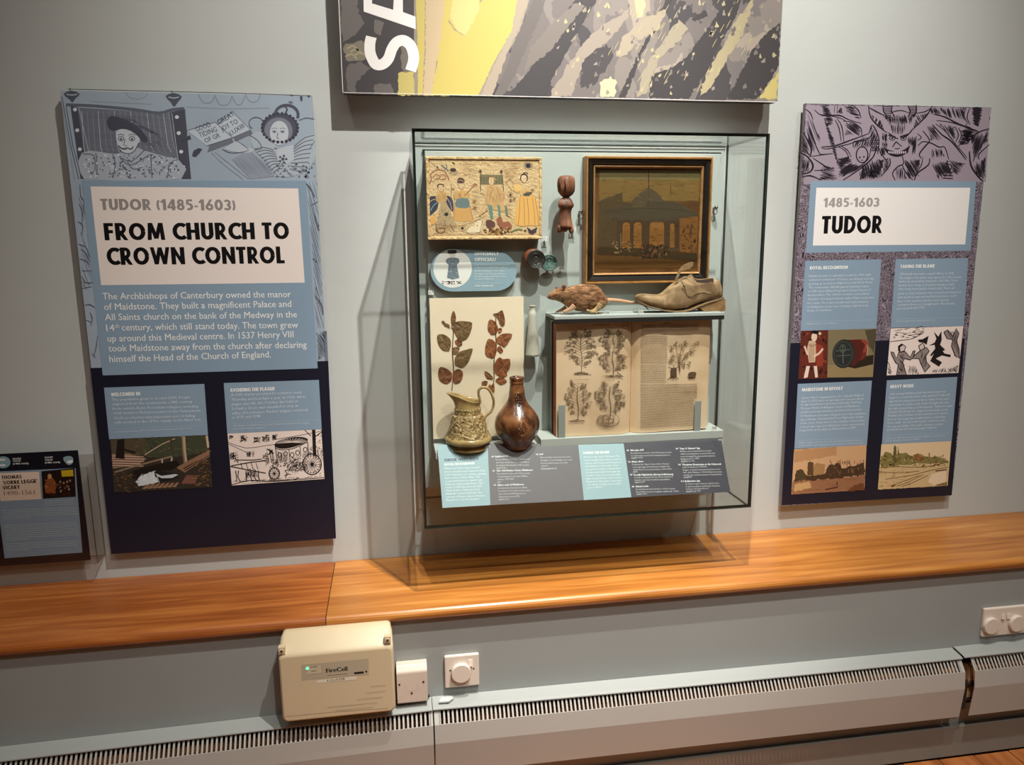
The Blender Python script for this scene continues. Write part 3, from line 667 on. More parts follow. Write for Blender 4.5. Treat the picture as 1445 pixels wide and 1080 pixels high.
# ---- carved wooden doll
WD=ramp_mat('old_carved_wood',[(.25,(66,36,24)),(.42,(104,62,42)),(.58,(140,92,66)),(.78,(176,124,92))],scale=(14,14,5),nscale=3.5,detail=6,rough=.55,bump=.3)
def Z7(x,y,Y=-.112): return P(740+x/6,220+y/6,Y)
cx=Z7(352,400).x; base=Z7(340,650)
t=thing('wooden_doll','reddish carved wooden doll with oval head, between embroidery and painting','doll',(cx,-.112,base.z))
def rings_from(rows,Yc,n,depth,fn=None,facet=0):
    out=[]
    for (y,xl,xr) in rows:
        a_=Z7(xl,y); b_=Z7(xr,y); c_=(a_.x+b_.x)/2; r=(b_.x-a_.x)/2
        g=[]
        for k in range(n):
            w_=2*math.pi*k/n; q=1+(facet*math.cos(4*w_) if facet else 0)
            v=Vector((c_+r*q*math.cos(w_),Yc+r*q*depth*math.sin(w_),(a_.z+b_.z)/2))
            g.append(fn(v,w_,y) if fn else v)
        out.append(g)
    return out
m=MB(); m.loft(rings_from([(168,318,388),(174,300,410),(190,287,422),(220,281,426),(260,280,427),(300,285,424),(325,300,410),(345,318,388),(352,330,376)],-.112,24,.9,facet=.03),WD); m.build('head',t)
m=MB()
A_=[(340,330,376),(356,322,382),(364,305,395),(380,290,404),(410,284,412),(432,286,412),(446,296,402),(470,297,396),(500,294,396),(530,290,398),(560,284,402),(590,278,408),(612,280,408)]
def bust(v,w_,y):
    if 385<y<450 and math.sin(w_)<0: v=v+Vector((0,-.007*math.sin(math.pi*(y-385)/65)*abs(math.cos(w_))**.5,0))
    return v
m.loft(rings_from(A_,-.112,24,.72,bust),WD); m.build('body',t)
for rows in ([(585,276,330),(615,272,328),(640,275,318),(650,282,306)],[(590,318,368),(620,316,370),(636,322,362),(646,332,352)],[(585,362,410),(620,368,414),(645,376,414),(658,384,408)]):
    m=MB(); m.loft(rings_from(rows,-.115,16,.8),WD); m.build('leg',t)
# carved face lines
m=MB()
for k,(x,y0,y1) in enumerate(((345,195,300),(300,215,290),(400,200,300))):
    m.tube([tuple(Z7(x,y0,-.1325 if k==0 else -.125)),tuple(Z7(x+3,(y0+y1)/2,-.1345 if k==0 else -.127)),tuple(Z7(x,y1,-.131 if k==0 else -.125))],.0016,mat((96,48,32),.6))
m.build('carved_ridge',t)
m=MB(); q=Z7(350,480); m.tube([(q.x,-.105,q.z),(q.x,MY,q.z)],.0025,mat((170,170,165),.3,metal=.8)); m.build('mounting_pin',t)

# ---- seals
def disc_thing(name,label,cat,c,r,y0,y1,mt_,side,sk=(0,0)):
    t=thing(name,label,cat,(c[0],y0,c[1]-r))
    m=MB(); n=36
    rings=[]
    for q,y,s_ in ((.55,y1,1),(.97,y1,1),(1,y1-.002,.9),(1.0,y0+.002,.05),(.96,y0,0),(.86,y0,0),(.84,y0+.0016,0),(.02,y0+.0016,0)):
        rings.append([Vector((c[0]+sk[0]*s_+r*q*math.cos(2*math.pi*k/n),y,c[1]+sk[1]*s_+r*q*math.sin(2*math.pi*k/n))) for k in range(n)])
    m.loft(rings[:4],side); m.loft(rings[3:],mt_,cap=False); m.build('disc',t); return t
q=Z7(100,877,-.108); sd=disc_thing('seal_matrix','round near-black seal with engraved figure and brown wooden back, below the embroidery corner','seal',(q.x,q.z),.0250,-.108,-.075,mat((44,42,38),.35,'black_wax',bump=.3,bscale=200),mat((132,74,48),.5,'brown_wax'),(-.006,.004))
def relief(t,q,r,y,c):
    m=MB(); mm=mat(c,.35)
    for rr_ in (.62,.78): m.tube([(q.x+r*rr_*math.cos(2*math.pi*k/28),y,q.z+r*rr_*math.sin(2*math.pi*k/28)) for k in range(29)],.0007,mm,n=6)
    m.ell((q.x,y,q.z+.004),(.003,.0016,.0035),mm,8); m.box(q.x-.0035,q.x+.0035,y-.0012,y+.001,q.z-.010,q.z+.001,mm); m.box(q.x-.009,q.x+.009,y-.001,y+.001,q.z-.002,q.z,mm)
    m.box(q.x-.008,q.x-.0065,y-.001,y+.001,q.z-.008,q.z+.006,mm); m.box(q.x+.0065,q.x+.008,y-.001,y+.001,q.z-.008,q.z+.006,mm); m.build('engraved_relief',t)
relief(sd,q,.025,-.1068,(66,64,58))
q2=Z7(212,905,-.090); sd2=disc_thing('wax_seal','round green seal impression partly behind the black seal','seal',(q2.x,q2.z),.0222,-.088,-.080,mat((84,112,104),.4,'green_wax',bump=.3,bscale=200,var=.2,vscale=60),mat((52,70,64),.4))
relief(sd2,q2,.0215,-.0868,(110,138,128))
for o_,qq in ((sd,Z7(90,870,-.08)),(sd2,q2)):
    m=MB(); m.tube([(qq.x,-.076 if o_ is sd else -.081,qq.z),(qq.x,MY,qq.z)],.003,mat((170,170,165),.3,metal=.8)); m.build('mounting_pin',o_)

# ---- framed painting
x0,x1,z0,z1=corners([(828.8,220),(1008,221.6),(1000,400),(824.6,400)],-.100)
t=thing('framed_painting','dark oil painting of a domed building in a black and gilt frame','painting',((x0+x1)/2,-.08,z0))
GF=mat((168,118,64),.4,'worn_gilt',metal=.25,bump=.3,bscale=80,var=.2,vscale=30); BKF=mat((30,26,24),.3,'ebonised_wood',coat=.3); GF2=mat((176,132,84),.4,'worn_gilt',metal=.2,bump=.2,bscale=80,var=.15,vscale=30)
def frame(m,x0,x1,z0,z1,prof,mt_):   # prof: (inset, y) loop swept round the rectangle with mitres
    rings=[]
    for (sx,sz) in ((0,0),(1,0),(1,1),(0,1),(0,0)):
        rings.append([Vector(((x0+i) if not sx else (x1-i),y,(z0+i) if not sz else (z1-i))) for i,y in prof])
    m.loft(rings,mt_,cap=False,smooth=False)
m=MB(); frame(m,x0,x1,z0,z1,[(0,MY-.001),(0,-.096),(.002,-.0995),(.0055,-.0990),(.0065,-.094),(.0065,MY-.001)],GF); m.build('outer_gilt_edge',t)
m=MB(); frame(m,x0,x1,z0,z1,[(.0067,MY-.001),(.0067,-.0935),(.010,-.0965),(.017,-.0945),(.0215,-.088),(.0225,-.0872),(.0225,MY-.001)],BKF); m.build('black_moulding',t)
m=MB(); frame(m,x0,x1,z0,z1,[(.0227,MY-.001),(.0227,-.090),(.0245,-.0915),(.0275,-.088),(.0285,-.084),(.0285,MY-.001)],GF2); m.build('inner_gilt_slip',t)
i=.0287; PNT=ramp_mat('aged_oil_paint',[(.2,(60,38,20)),(.45,(90,60,32)),(.6,(108,76,42)),(.8,(124,92,54))],nscale=9,detail=6,dist=.4,rough=.35)
m=MB(); m.box(x0+i,x1-i,-.080,-.066,z0+i,z1-i,PNT); m.build('canvas',t)
A=Art(planeY(-.0802),.35).z(820,210,5.685); A.gain=(.89,.84,.76)
sk=[(126,116,78),(120,106,68),(128,104,60)]
A.poly((120,114,82),[(146,175),(956,175),(953,250),(146,250)]); A.poly((126,104,62),[(146,250),(953,250),(945,420),(142,420)],0,5)
for i in range(26): 
    x=E.uniform(150,850); y=E.uniform(190,420); A.line(E.choice([(134,116,76),(112,94,58),(140,112,66)]),E.uniform(6,14),[(x,y),(x+50,y-8),(x+E.uniform(60,100),y+4)],3,taper=.8)
A.poly((84,72,52),[(142,420),(330,350),(335,430),(520,440),(945,520),(940,590),(930,820),(132,820),(135,560)],0,4)
A.up(); A.poly((126,88,48),[(790,560),(940,540),(925,840),(790,830)]); A.poly((146,104,56),[(330,590),(760,590),(755,790),(330,800)])
A.poly((80,74,62),[(160,520),(200,500),(330,470),(480,425),(520,415),(660,415),(800,440),(880,490),(925,522),(790,560),(640,585),(330,590),(250,560)],2)
A.up().line((66,60,50),6,[(165,520),(330,490),(560,480),(760,490),(925,522)],4); A.poly((92,84,66),[(520,470),(520,410),(455,405),(400,430),(420,470)],1)
A.poly((88,80,66),[(405,430),(470,360),(530,318),(545,310),(600,345),(655,415),(530,422)],2); A.line((64,56,44),7,[(542,180),(542,315)]); A.line((60,54,42),3,[(540,300),(545,480)])
for (x0_,x1_) in ((285,335),(392,424),(486,552),(666,716),(750,790)): A.poly((76,62,46),[(x0_,575),(x1_,575),(x1_-4,800),(x0_,800)])
for (a_,b_) in ((335,392),(424,486),(552,666),(716,750)): 
    c_=(a_+b_)/2; r_=(b_-a_)/2
    A.poly((76,62,46),[(a_,570),(b_,570),(b_,600+r_*.0)]+[(c_+r_*math.cos(math.radians(g)),615-r_*.9*math.sin(math.radians(g))) for g in range(0,181,20)]+[(a_,600)])
    for j in range(int(r_/5)): A.line((112,78,42),4,[(a_+8+j*10,650+E.uniform(-20,20)),(a_+10+j*10,760+E.uniform(-20,20))])
A.line((130,116,86),7,[(318,680),(320,800)]); A.poly((66,54,36),[(130,790),(480,800),(930,840),(930,900),(700,890),(480,860),(130,850)],0,5)
A.poly((100,72,38),[(130,850),(480,870),(930,905),(925,960),(130,960)],0,4)
A.up().poly((52,44,34),[(480,775),(560,765),(600,780),(690,790),(700,850),(640,880),(490,885)],0,4)
for i in range(70): A.ell(E.choice([(44,36,28),(120,96,64),(84,70,50),(100,60,40)]),E.uniform(490,700),E.uniform(775,870),E.uniform(5,11),E.uniform(7,15),7)
for i in range(50): A.ell(E.choice([(60,50,36),(140,120,84),(150,130,96)]),E.uniform(250,440),E.uniform(745,835),E.uniform(3,9),E.uniform(5,9),7)
for i in range(26): x=E.uniform(800,915); y=E.uniform(600,820); A.rect(E.choice([(84,60,36),(104,74,42),(70,50,34)]),x,y,x+E.uniform(5,18),y+E.uniform(8,30))
A.line((70,50,30),4,[(830,680),(925,682)]); A.line((84,56,32),5,[(718,300),(720,380)]); 
for i in range(420):   # broken brushwork and craquelure
    x=E.uniform(150,920); y=E.uniform(185,940)
    c_=((122,112,80),(112,98,64),(100,86,54),(128,106,66)) if y<430 else (((84,72,52),(92,80,60),(74,62,44),(98,78,50)) if y<600 else ((96,70,42),(78,58,36),(110,80,44),(64,50,34)))
    A.line(E.choice(c_),E.uniform(2,5),[(x,y),(x+E.uniform(8,30),y+E.uniform(-5,5)),(x+E.uniform(25,50),y+E.uniform(-6,6))],2,taper=.9)
A.build('painted_scene',t)
CH=mat((206,206,204),.18,'chrome',metal=1)
for (px_,py_) in ((819,298.5),(1009.5,293)):
    q=P(px_,py_,-.075); m=MB(); m.ell((q.x,-.080,q.z),(.0055,.0055,.0055),CH,16); m.tube([(q.x,-.080,q.z),(q.x,MY,q.z)],.0028,CH); m.tube([(q.x+.0065*math.cos(a_*.5236),-.074,q.z-.011+.0065*math.sin(a_*.5236)) for a_ in range(13)],.0014,CH); m.build('hanging_fixing',t,'chrome knob and ring')

# ---- herbarium sheet with pressed leaves
SH=mat((242,221,191),.75,'mount_sheet',var=.03,vscale=8)
YS=-.0745; x0,x1,z0,z1=corners([(605.8,420),(738.2,420),(740.3,616),(611.7,617.5)],YS)
z0=max(z0,.9495)
t=thing('pressed_plant_sheet','cream sheet with two pressed brown leafy sprigs standing behind the jugs','herbarium sheet',((x0+x1)/2,YS,z0))
m=MB(); m.box(x0,x1,YS,YS+.004,z0,z1,SH); m.build('sheet',t)
m=MB(); m.box(x0+.02,x1-.02,YS+.0043,MY,z0+.02,z1-.03,MBg); m.build('backing_block',t)
LFm=[ramp_mat('dry_leaf_%s'%n_,[(.3,c_[0]),(.6,c_[1]),(.85,c_[2])],nscale=60,detail=4,rough=.6) for n_,c_ in (('olive',((92,66,40),(126,98,62),(150,122,84))),('brown',((92,50,28),(130,78,46),(160,102,64))),('rust',((112,58,30),(156,92,50),(186,120,72))))]
VN=mat((176,146,104),.7)
def leaf(pts,k,rnd):
    raw=pts; pts=smooth_path(pts,2,True); cx_=sum(p[0] for p in pts)/len(pts); cy_=sum(p[1] for p in pts)/len(pts)
    f=lambda x,y,d: P(600+x/5.141,410+y/5.141,YS-d)
    m=MB(); n=len(pts); o=[f(x,y,.0006+.0016*abs(math.sin(i*1.1+rnd))) for i,(x,y) in enumerate(pts)]
    mid=[f(cx_+(x-cx_)*.55,cy_+(y-cy_)*.55,.0014+.0007*math.sin(i*1.7+rnd)) for i,(x,y) in enumerate(pts)]; c_=f(cx_,cy_,.0009)
    m.add(o+mid+[c_],[(i,(i+1)%n,n+(i+1)%n,n+i) for i in range(n)]+[(n+i,n+(i+1)%n,2*n) for i in range(n)],LFm[k],False)
    # midrib and side veins
    d=max(raw,key=lambda p:math.hypot(p[0]-cx_,p[1]-cy_)); L=math.hypot(d[0]-cx_,d[1]-cy_)
    if L>32:
        ux,uy=(d[0]-cx_)/L,(d[1]-cy_)/L
        A=Art(lambda px,py,up:P(px,py,YS-.0024-up),.7); A.z(600,410,5.141)
        A.line(VN,1.6,[(cx_-ux*L*.7,cy_-uy*L*.7),(d[0],d[1])])
        for q in (-.4,-.1,.2,.45):
            for sg in (-1,1): bx,by=cx_+ux*L*q,cy_+uy*L*q; A.line(VN,.9,[(bx,by),(bx+ux*L*.25-sg*uy*L*.3,by+uy*L*.25+sg*ux*L*.3)])
        lf=m.build('leaf',t,recalc=False); A.build('veins',lf)
    else: m.build('leaf',t,recalc=False)
L1=[([(205,145),(222,185),(222,220),(205,255),(190,240),(188,190)],1),([(205,270),(215,235),(250,222),(305,225),(342,238),(330,300),(305,345),(260,368),(225,330)],0),([(88,325),(130,318),(170,340),(188,375),(178,430),(150,438),(110,415),(92,370)],0),([(214,370),(240,355),(265,370),(268,398),(235,400)],1),([(195,430),(210,410),(248,415),(240,450),(205,465)],0),([(345,422),(330,480),(300,540),(260,560),(220,540),(215,490),(250,445),(300,430)],0),([(95,590),(110,555),(160,570),(195,605),(190,655),(160,675),(120,665),(98,630)],1),([(200,600),(235,570),(272,590),(270,640),(235,678),(205,660)],1),([(118,225),(135,220),(150,240),(172,245),(180,268),(160,265),(135,245)],1)]
L2=[([(490,170),(520,165),(545,150),(560,145),(575,190),(578,245),(550,258),(535,215),(510,185)],1),([(455,240),(470,210),(505,225),(528,265),(520,310),(480,318),(458,290)],2),([(528,280),(550,270),(558,295),(535,308)],2),([(520,345),(560,315),(630,315),(615,360),(575,410),(540,390),(515,365)],2),([(462,350),(510,375),(520,430),(505,480),(470,490),(435,455),(440,390)],2),([(523,415),(545,405),(567,440),(545,452),(525,435)],2),([(505,525),(540,485),(565,500),(615,497),(615,560),(590,600),(595,620),(550,628),(510,600)],2),([(430,585),(470,605),(495,640),(450,640)],1),([(510,650),(550,625),(575,640),(595,660),(560,683),(525,670)],2),([(410,665),(435,655),(455,665),(440,690),(415,688)],1),([(480,690),(500,672),(503,740),(480,720),(455,705),(470,680)],2)]
for i_,(p_,k_) in enumerate(L1+L2): leaf(p_,k_,i_)
for st in ([(195,720),(206,570),(198,430),(206,290),(190,262)],[(488,700),(500,640),(500,500),(516,400),(512,300),(514,190)]):
    m=MB(); m.tube([tuple(P(600+x/5.141,410+y/5.141,YS-.002)) for x,y in smooth_path(st,5)],.0011,LFm[1]); m.build('stem',t)
A=Art(planeY(YS-.002)); A.z(600,410,5.141)
for a_,b_ in (((225,260),(250,345)),((110,345),(170,420)),((325,440),(225,540)),((115,580),(180,655)),((480,235),(510,305)),((600,330),(530,370)),((470,380),(505,470)),((600,520),(520,600))): pass

# ---- small clear flask on the backboard
FG=None
zz=lambda py,Y: P(750,py,Y).z
Yb=-.088; f8=lambda x,y:P(720+x/8.314,410+y/8.314,Yb); cx=f8(262,500).x
t=thing('glass_flask','small frosty pale glass steeple flask fixed to the backboard beside the book','bottle',(cx,Yb,f8(250,768).z))
m=MB(); m.lathe([(.001 if i==0 else (f8(b_,y).x-f8(a_,y).x)/2,f8(250,y).z) for i,(y,a_,b_) in enumerate(((768,240,260),(767,180,330),(750,168,334),(742,170,331),(600,188,322),(420,205,312),(300,214,308),(256,218,304),(246,232,298),(215,236,294),(190,236,296),(182,230,304),(176,232,302),(176,246,288)))],cx,Yb,mat((216,212,196),.25,'frosted_glass'),28)
m.build('flask_body',t)
fm=mat((216,212,196),.25,'frosted_glass').node_tree.nodes['Principled BSDF']; fm.inputs['Transmission Weight'].default_value=.35; fm.inputs['IOR'].default_value=1.3
m=MB(); m.tube([(cx,Yb+.010,f8(250,600).z),(cx,MY,f8(250,600).z)],.002,mat((190,190,186),.3)); m.build('mounting_pin',t)

# ---- relief jug
zz=lambda py: P(661,py,-.130).z
f3=lambda x,y,Y=-.130: P(620+x/8.306,520+y/8.306,Y)
JM=ramp_mat('glazed_stoneware',[(.3,(132,106,62)),(.5,(172,142,90)),(.7,(196,168,116))],nscale=26,detail=5,rough=.35,bump=.15,coat=.35)
JR=ramp_mat('relief_stoneware',[(.35,(134,106,62)),(.5,(172,142,92)),(.65,(198,170,120))],nscale=70,detail=3,dist=1.2,rough=.4,bump=1.0,coat=.3)
jc=f3(338,700).x; jz=.9495
rows=[(945,150,530),(944,112,570),(930,106,582),(918,118,568),(905,150,542),(888,162,524),(868,120,574),(848,74,610),(825,64,616),(800,76,606),(785,90,592)]
rb=[(785,90,592),(740,108,576),(690,124,560),(640,138,546),(590,152,532),(545,166,520),(528,184,500)]
rn=[(528,184,500),(518,182,498),(505,186,494),(485,188,494),(470,182,498),(458,190,490)]
rt=[(458,190,490),(430,192,488),(400,190,486),(370,186,490)]
def prof(rows,dz=0): return [((f3(b_,y).x-f3(a_,y).x)/2,max(jz,f3(330,y).z+dz)) for y,a_,b_ in rows]
t=thing('relief_jug','tan stoneware jug with raised scene and loop handle, before the leaves','jug',(jc,-.130,jz))
off=jz-f3(330,985).z
m=MB(); m.lathe(prof(rows,off*.0),jc,-.130,JM,44); m.build('foot',t)
m=MB()
def bumps(q,r,a,z):
    d=.0013*math.sin(a*9+z*260)*math.sin(z*420+a*4)+.0008*math.sin(a*17-z*300); k=(r+d)/r
    return Vector((jc+(q.x-jc)*k,-.130+(q.y+.130)*k,q.z))
pr=prof(rb); pr2=[]
for i in range(len(pr)-1):
    for j in range(5): pr2.append((pr[i][0]+(pr[i+1][0]-pr[i][0])*j/5,pr[i][1]+(pr[i+1][1]-pr[i][1])*j/5))
pr2.append(pr[-1]); m.lathe(pr2,jc,-.130,JR,96,bumps,cap=False); m.build('relief_body',t)
m=MB(); m.lathe(prof(rn),jc,-.130,JR,60,lambda q,r,a,z:Vector((jc+(q.x-jc)*(1+.02*math.sin(a*18)),-.130+(q.y+.130)*(1+.02*math.sin(a*18)),q.z)),cap=False); m.build('collar_band',t)
# neck, sloping rim and pouring lip
m=MB(); n=48; rings=[]
r0=(f3(490,458).x-f3(190,458).x)/2; zn=f3(330,458).z
for j in range(9):
    u=j/8; g=[]
    for k in range(n):
        a_=2*math.pi*k/n; ca_,sa_=math.cos(a_),math.sin(a_)
        top=.0245+.0105*(-ca_)+ (.006*max(0,-ca_)**2) - .004*max(0,math.cos(2*a_-math.pi))*0
        r=r0*(1-.06*math.sin(math.pi*u)) + u**1.6*(.0015+ .0215*max(0,-ca_)**5 + .002*max(0,ca_))
        squash=1-.35*u*max(0,-ca_)**2
        g.append(Vector((jc+r*ca_,-.130+r*sa_*squash,zn+top*u)))
    rings.append(g)
inner=[[Vector((jc+(p.x-jc)*.93,-.130+(p.y+.130)*.90,p.z-.0005)) for p in g] for g in reversed(rings)]
m.loft(rings+inner,JM,cap=False); 
m.add([Vector((jc+(p.x-jc)*.5,-.130+(p.y+.130)*.5,p.z)) for p in inner[-1]],[tuple(range(n))],JM)
m.build('neck_and_lip',t)
m=MB(); hp=[f3(482,395),f3(470,345),f3(458,290),f3(470,245),f3(515,222),f3(570,240),f3(612,300),f3(636,380),f3(630,450),f3(600,510),f3(560,545),f3(535,575),f3(525,610)]
m.tube(smooth_path([tuple(p) for p in hp],4),[.0036]*49,JM,n=12); m.build('handle',t)

# ---- brown salt glazed bottle
f4=lambda x,y,Y=-.148: P(620+x/8.306,520+y/8.306,Y)
BM=ramp_mat('brown_salt_glaze',[(.3,(44,24,16)),(.45,(84,50,32)),(.55,(128,80,48)),(.7,(164,112,72))],nscale=22,detail=7,dist=.6,rough=.22,bump=.25,coat=.6)
bc=f4(910,600).x
rows=[(950,870,960),(950,792,1050),(940,786,1054),(922,796,1048),(895,778,1064),(860,748,1092),(800,700,1130),(740,668,1160),(680,650,1170),(620,650,1170),(560,668,1150),(510,700,1120),(460,740,1082),(420,772,1048),(380,795,1022),(330,812,1004),(280,818,1000),(230,824,992),(190,826,986),(176,828,984),(168,822,990),(158,822,990),(152,828,984),(142,826,986),(128,820,990),(108,820,990),(98,828,982),(96,850,960),(110,862,948),(150,868,944)]
t=thing('stoneware_bottle','glossy brown round-bellied stoneware bottle with moulded medallion, right of the tan jug','bottle',(bc,-.148,jz))
m=MB(); m.lathe([((f4(b_,y).x-f4(a_,y).x)/2,max(jz,f4(910,y).z)) for y,a_,b_ in rows],bc,-.148,BM,56); m.build('bottle_body',t)
# raised medallion and mask follow the round belly
ZP=[(f4(910,y).z,(f4(b_,y).x-f4(a_,y).x)/2) for y,a_,b_ in rows[2:19]]
def rad(z):
    for (za,ra),(zb_,rb_) in zip(ZP,ZP[1:]):
        if za<=z<=zb_: return ra+(rb_-ra)*(z-za)/(zb_-za)
    return ZP[0][1] if z<ZP[0][0] else ZP[-1][1]
def onb(dx,z,up=.0): r=rad(z)+up; a_=dx/r; return Vector((bc+r*math.sin(a_),-.148-r*math.cos(a_),z))
m=MB()
zc=f4(930,660).z
for q_ in (1.0,.8): m.tube([tuple(onb(.003+.0135*q_*math.cos(2*math.pi*k/30),zc+.020*q_*math.sin(2*math.pi*k/30),.0010)) for k in range(31)],.0015,BM,n=6)
for k in range(26):
    a_=E.uniform(0,6.28); q_=E.uniform(0,.7); m.ell(tuple(onb(.003+.0135*q_*math.cos(a_),zc+.020*q_*math.sin(a_),0)),(.0022,.0026,.0022),BM,6)
m.build('medallion',t)
m=MB(); zc=f4(930,330).z
for (dx,dz,r_) in ((-.005,.007,.0022),(.005,.007,.0022),(0,.002,.0024),(0,-.004,.0035),(-.006,-.004,.0025),(.006,-.004,.0025),(-.004,-.011,.0028),(.004,-.011,.0028),(0,-.013,.003),(0,-.019,.0026),(-.007,.003,.0022),(.007,.003,.0022),(0,.012,.004),(-.006,.012,.0024),(.006,.012,.0024)):
    m.ell(tuple(onb(dx,zc+dz,0)),(r_,.0030,r_),BM,8)
m.build('face_mask',t)

# ---- open book
BX0=P(785.5,530,-.152).x; BXM=P(893,530,-.150).x; BX1=P(1001,530,-.152).x; BZ0=.9716; BZ1=1.2765
PG=ramp_mat('aged_paper',[(.25,(202,164,122)),(.45,(229,197,158)),(.7,(240,212,178))],nscale=7,detail=6,rough=.8)
PGe=ramp_mat('page_edges',[(.3,(150,84,52)),(.5,(176,104,66)),(.7,(190,124,84))],scale=(1,180,1),nscale=1.2,rough=.8)
def ypage(x):
    if x<BXM: u=(BXM-x)/(BXM-BX0)
    else: u=(x-BXM)/(BX1-BXM)
    return -.1520+.020*math.exp(-u*14)+.006*u*u - (.0015*math.sin(u*9) if x>BXM else .0008*math.sin(u*7))
bk=thing('open_book','large old book open at plant woodcuts, held upright by two grey strips','book',((BX0+BX1)/2,-.15,BZ0))
for side,(a_,b_) in enumerate(((BX0,BXM-.0004),(BXM+.0004,BX1))):
    m=MB(); N=28; g=[]
    for i in range(N+1):
        x=a_+(b_-a_)*i/N; y=ypage(x); sag=.0020*math.sin(math.pi*((x-a_)/(b_-a_)))
        g.append([Vector((x,y,BZ0+.0004+(.0016 if side else 0)*(i/N)*2.0)),Vector((x,y,BZ1-.002+sag)),Vector((x,-.108,BZ1-.002+sag)),Vector((x,-.108,BZ0+.0004))])
    vs=[p for r_ in g for p in r_]; n4=4
    m.add(vs,[(i*4,i*4+1,i*4+5,i*4+4) for i in range(N)],PG,True)
    m.add(vs,[(i*4+k,i*4+k+1,i*4+k+5,i*4+k+4) for i in range(N) for k in (1,2)]+[(i*4+3,i*4,i*4+4,i*4+7) for i in range(N)],PGe)
    m.add(g[0]+g[-1],[(3,2,1,0),(4,5,6,7)],PGe); m.build('page_block',bk,'left hand pages with a reddish fore edge' if side==0 else 'right hand pages')
LE=mat((52,30,20),.6,'dark_leather',bump=.5,bscale=90)
m=MB(); m.box(BX0-.003,BX1+.003,-.1075,-.1005,BZ0,BZ1,LE); m.build('cover',bk,bevel=.001)
def surfB(px,py,up):
    Y=-.15
    for _ in range(4): q=P(px,py,Y); Y=ypage(q.x)-up-.0004
    return P(px,py,Y)
ik=(104,82,56)
A=Art(surfB,.8).z(760,430,5.143)
def plantprint(A,cx,cy,w,h,rnd,root=True,dens=1.0,lw=2.6,ink=ik):
    # stem, branches and leaves drawn as a woodcut
    A.line(ink,lw*1.6,[(cx,cy+h*.5),(cx+w*.03,cy+h*.15),(cx-w*.03,cy-h*.1),(cx,cy-h*.42)],4)
    n=int(20*dens)
    for i in range(n):
        u=i/(n-1); y=cy+h*.32-u*h*.78; s=-1 if i%2 else 1; L=w*(.28+.24*math.sin(math.pi*min(1,u*1.15)))*rnd.uniform(.7,1.1)
        x1=cx+s*L; y1=y-h*.07*rnd.uniform(.2,1.6)
        A.line(ink,lw*.8,[(cx,y+h*.05),((cx+x1)/2,(y+y1)/2),(x1,y1)],2)
        for j in range(3):
            t_=.45+.28*j; lx=cx+(x1-cx)*t_; ly=y+(y1-y)*t_; a_=rnd.uniform(-1.2,1.2)+(0 if s>0 else math.pi); l=w*.15*rnd.uniform(.7,1.2); ww=l*.36
            ca,sa=math.cos(a_),math.sin(a_)
            pts=[(lx+ca*q*l-sa*e*ww,ly+sa*q*l+ca*e*ww) for q,e in ((0,0),(.35,.9),(.7,.7),(1,0),(.7,-.7),(.35,-.9))]
            if rnd.random()<.45: A.poly([x*.9+40 for x in ink],pts); A.line((212,178,134),lw*.5,[(lx,ly),(lx+ca*l*.8,ly+sa*l*.8)])
            else: A.line(ink,lw*.75,pts+[pts[0]]); A.line(ink,lw*.6,[(lx,ly),(lx+ca*l*.8,ly+sa*l*.8)])
            if j==1: A.hatch(ink,lw*.55,pts,rnd.choice([20,60,110]),lw*1.5,.1,rnd)
    if root:
        for k in range(8): A.line(ink,lw,[(cx,cy+h*.46),(cx+w*rnd.uniform(-.35,.35),cy+h*.5),(cx+w*rnd.uniform(-.45,.45),cy+h*rnd.uniform(.48,.54))],3)
RB=Rnd(11)
plantprint(A,310,345,185,310,RB,dens=1.3); plantprint(A,545,270,160,150,RB,False); plantprint(A,540,420,170,200,RB); plantprint(A,285,710,165,270,RB,dens=.9); plantprint(A,520,700,180,250,RB,False,1.2)
for k in range(7): A.ring(ik,3,500+k*2,845,78-k*9,45-k*5,RB.uniform(0,90),RB.uniform(200,360))
for k in range(4): A.ring(ik,2.6,450+k*38,835,22,30)
A.line(ik,6,[(570,490),(612,525)]); A.line(ik,3,[(460,520),(560,512),(620,522)])
for (x0_,x1_,y) in ((395,520,148),(600,655,152)): A.words(ik,5,x0_,y,x1_,y-1,RB,3,18)
for (x0_,x1_,y,) in ((290,345,170),(490,560,174),(265,370,545),(465,550,550),(280,330,575)): A.words((150,120,86),3.5,x0_,y,x1_,y-1,RB,3,12)
A.line((168,134,96),1.4,[(215,162),(400,150),(660,155)]); A.line((168,134,96),1.4,[(400,138),(665,140)])
A.z(880,430,5.143)
y=150
A.words(ik,5,285,138,345,136,RB,4,30)
for k in range(6): A.words((104,78,50),3.2,132,150+k*9.4,545 if k<5 else 300,150+k*9.4-4,RB,2.5,12)
y=212
while y<570:
    if not 430<y<440: A.words((104,78,50),3.2,126,y,318 if y<430 else 310,y-2,RB,2.5,12)
    y+=8.6
A.words((104,78,50),3.2,395,222,500,220,RB,3,14); 
y=578
while y<885:
    A.words((104,78,50),3.2,124,y+ (4 if y<640 else 10),(534 if y<690 else 510),y-(0 if y<640 else 8),RB,2.5,12); y+=9
A.line((130,104,72),2.4,[(315,585),(535,575)]); A.line((130,104,72),2,[(385,725),(515,690)])
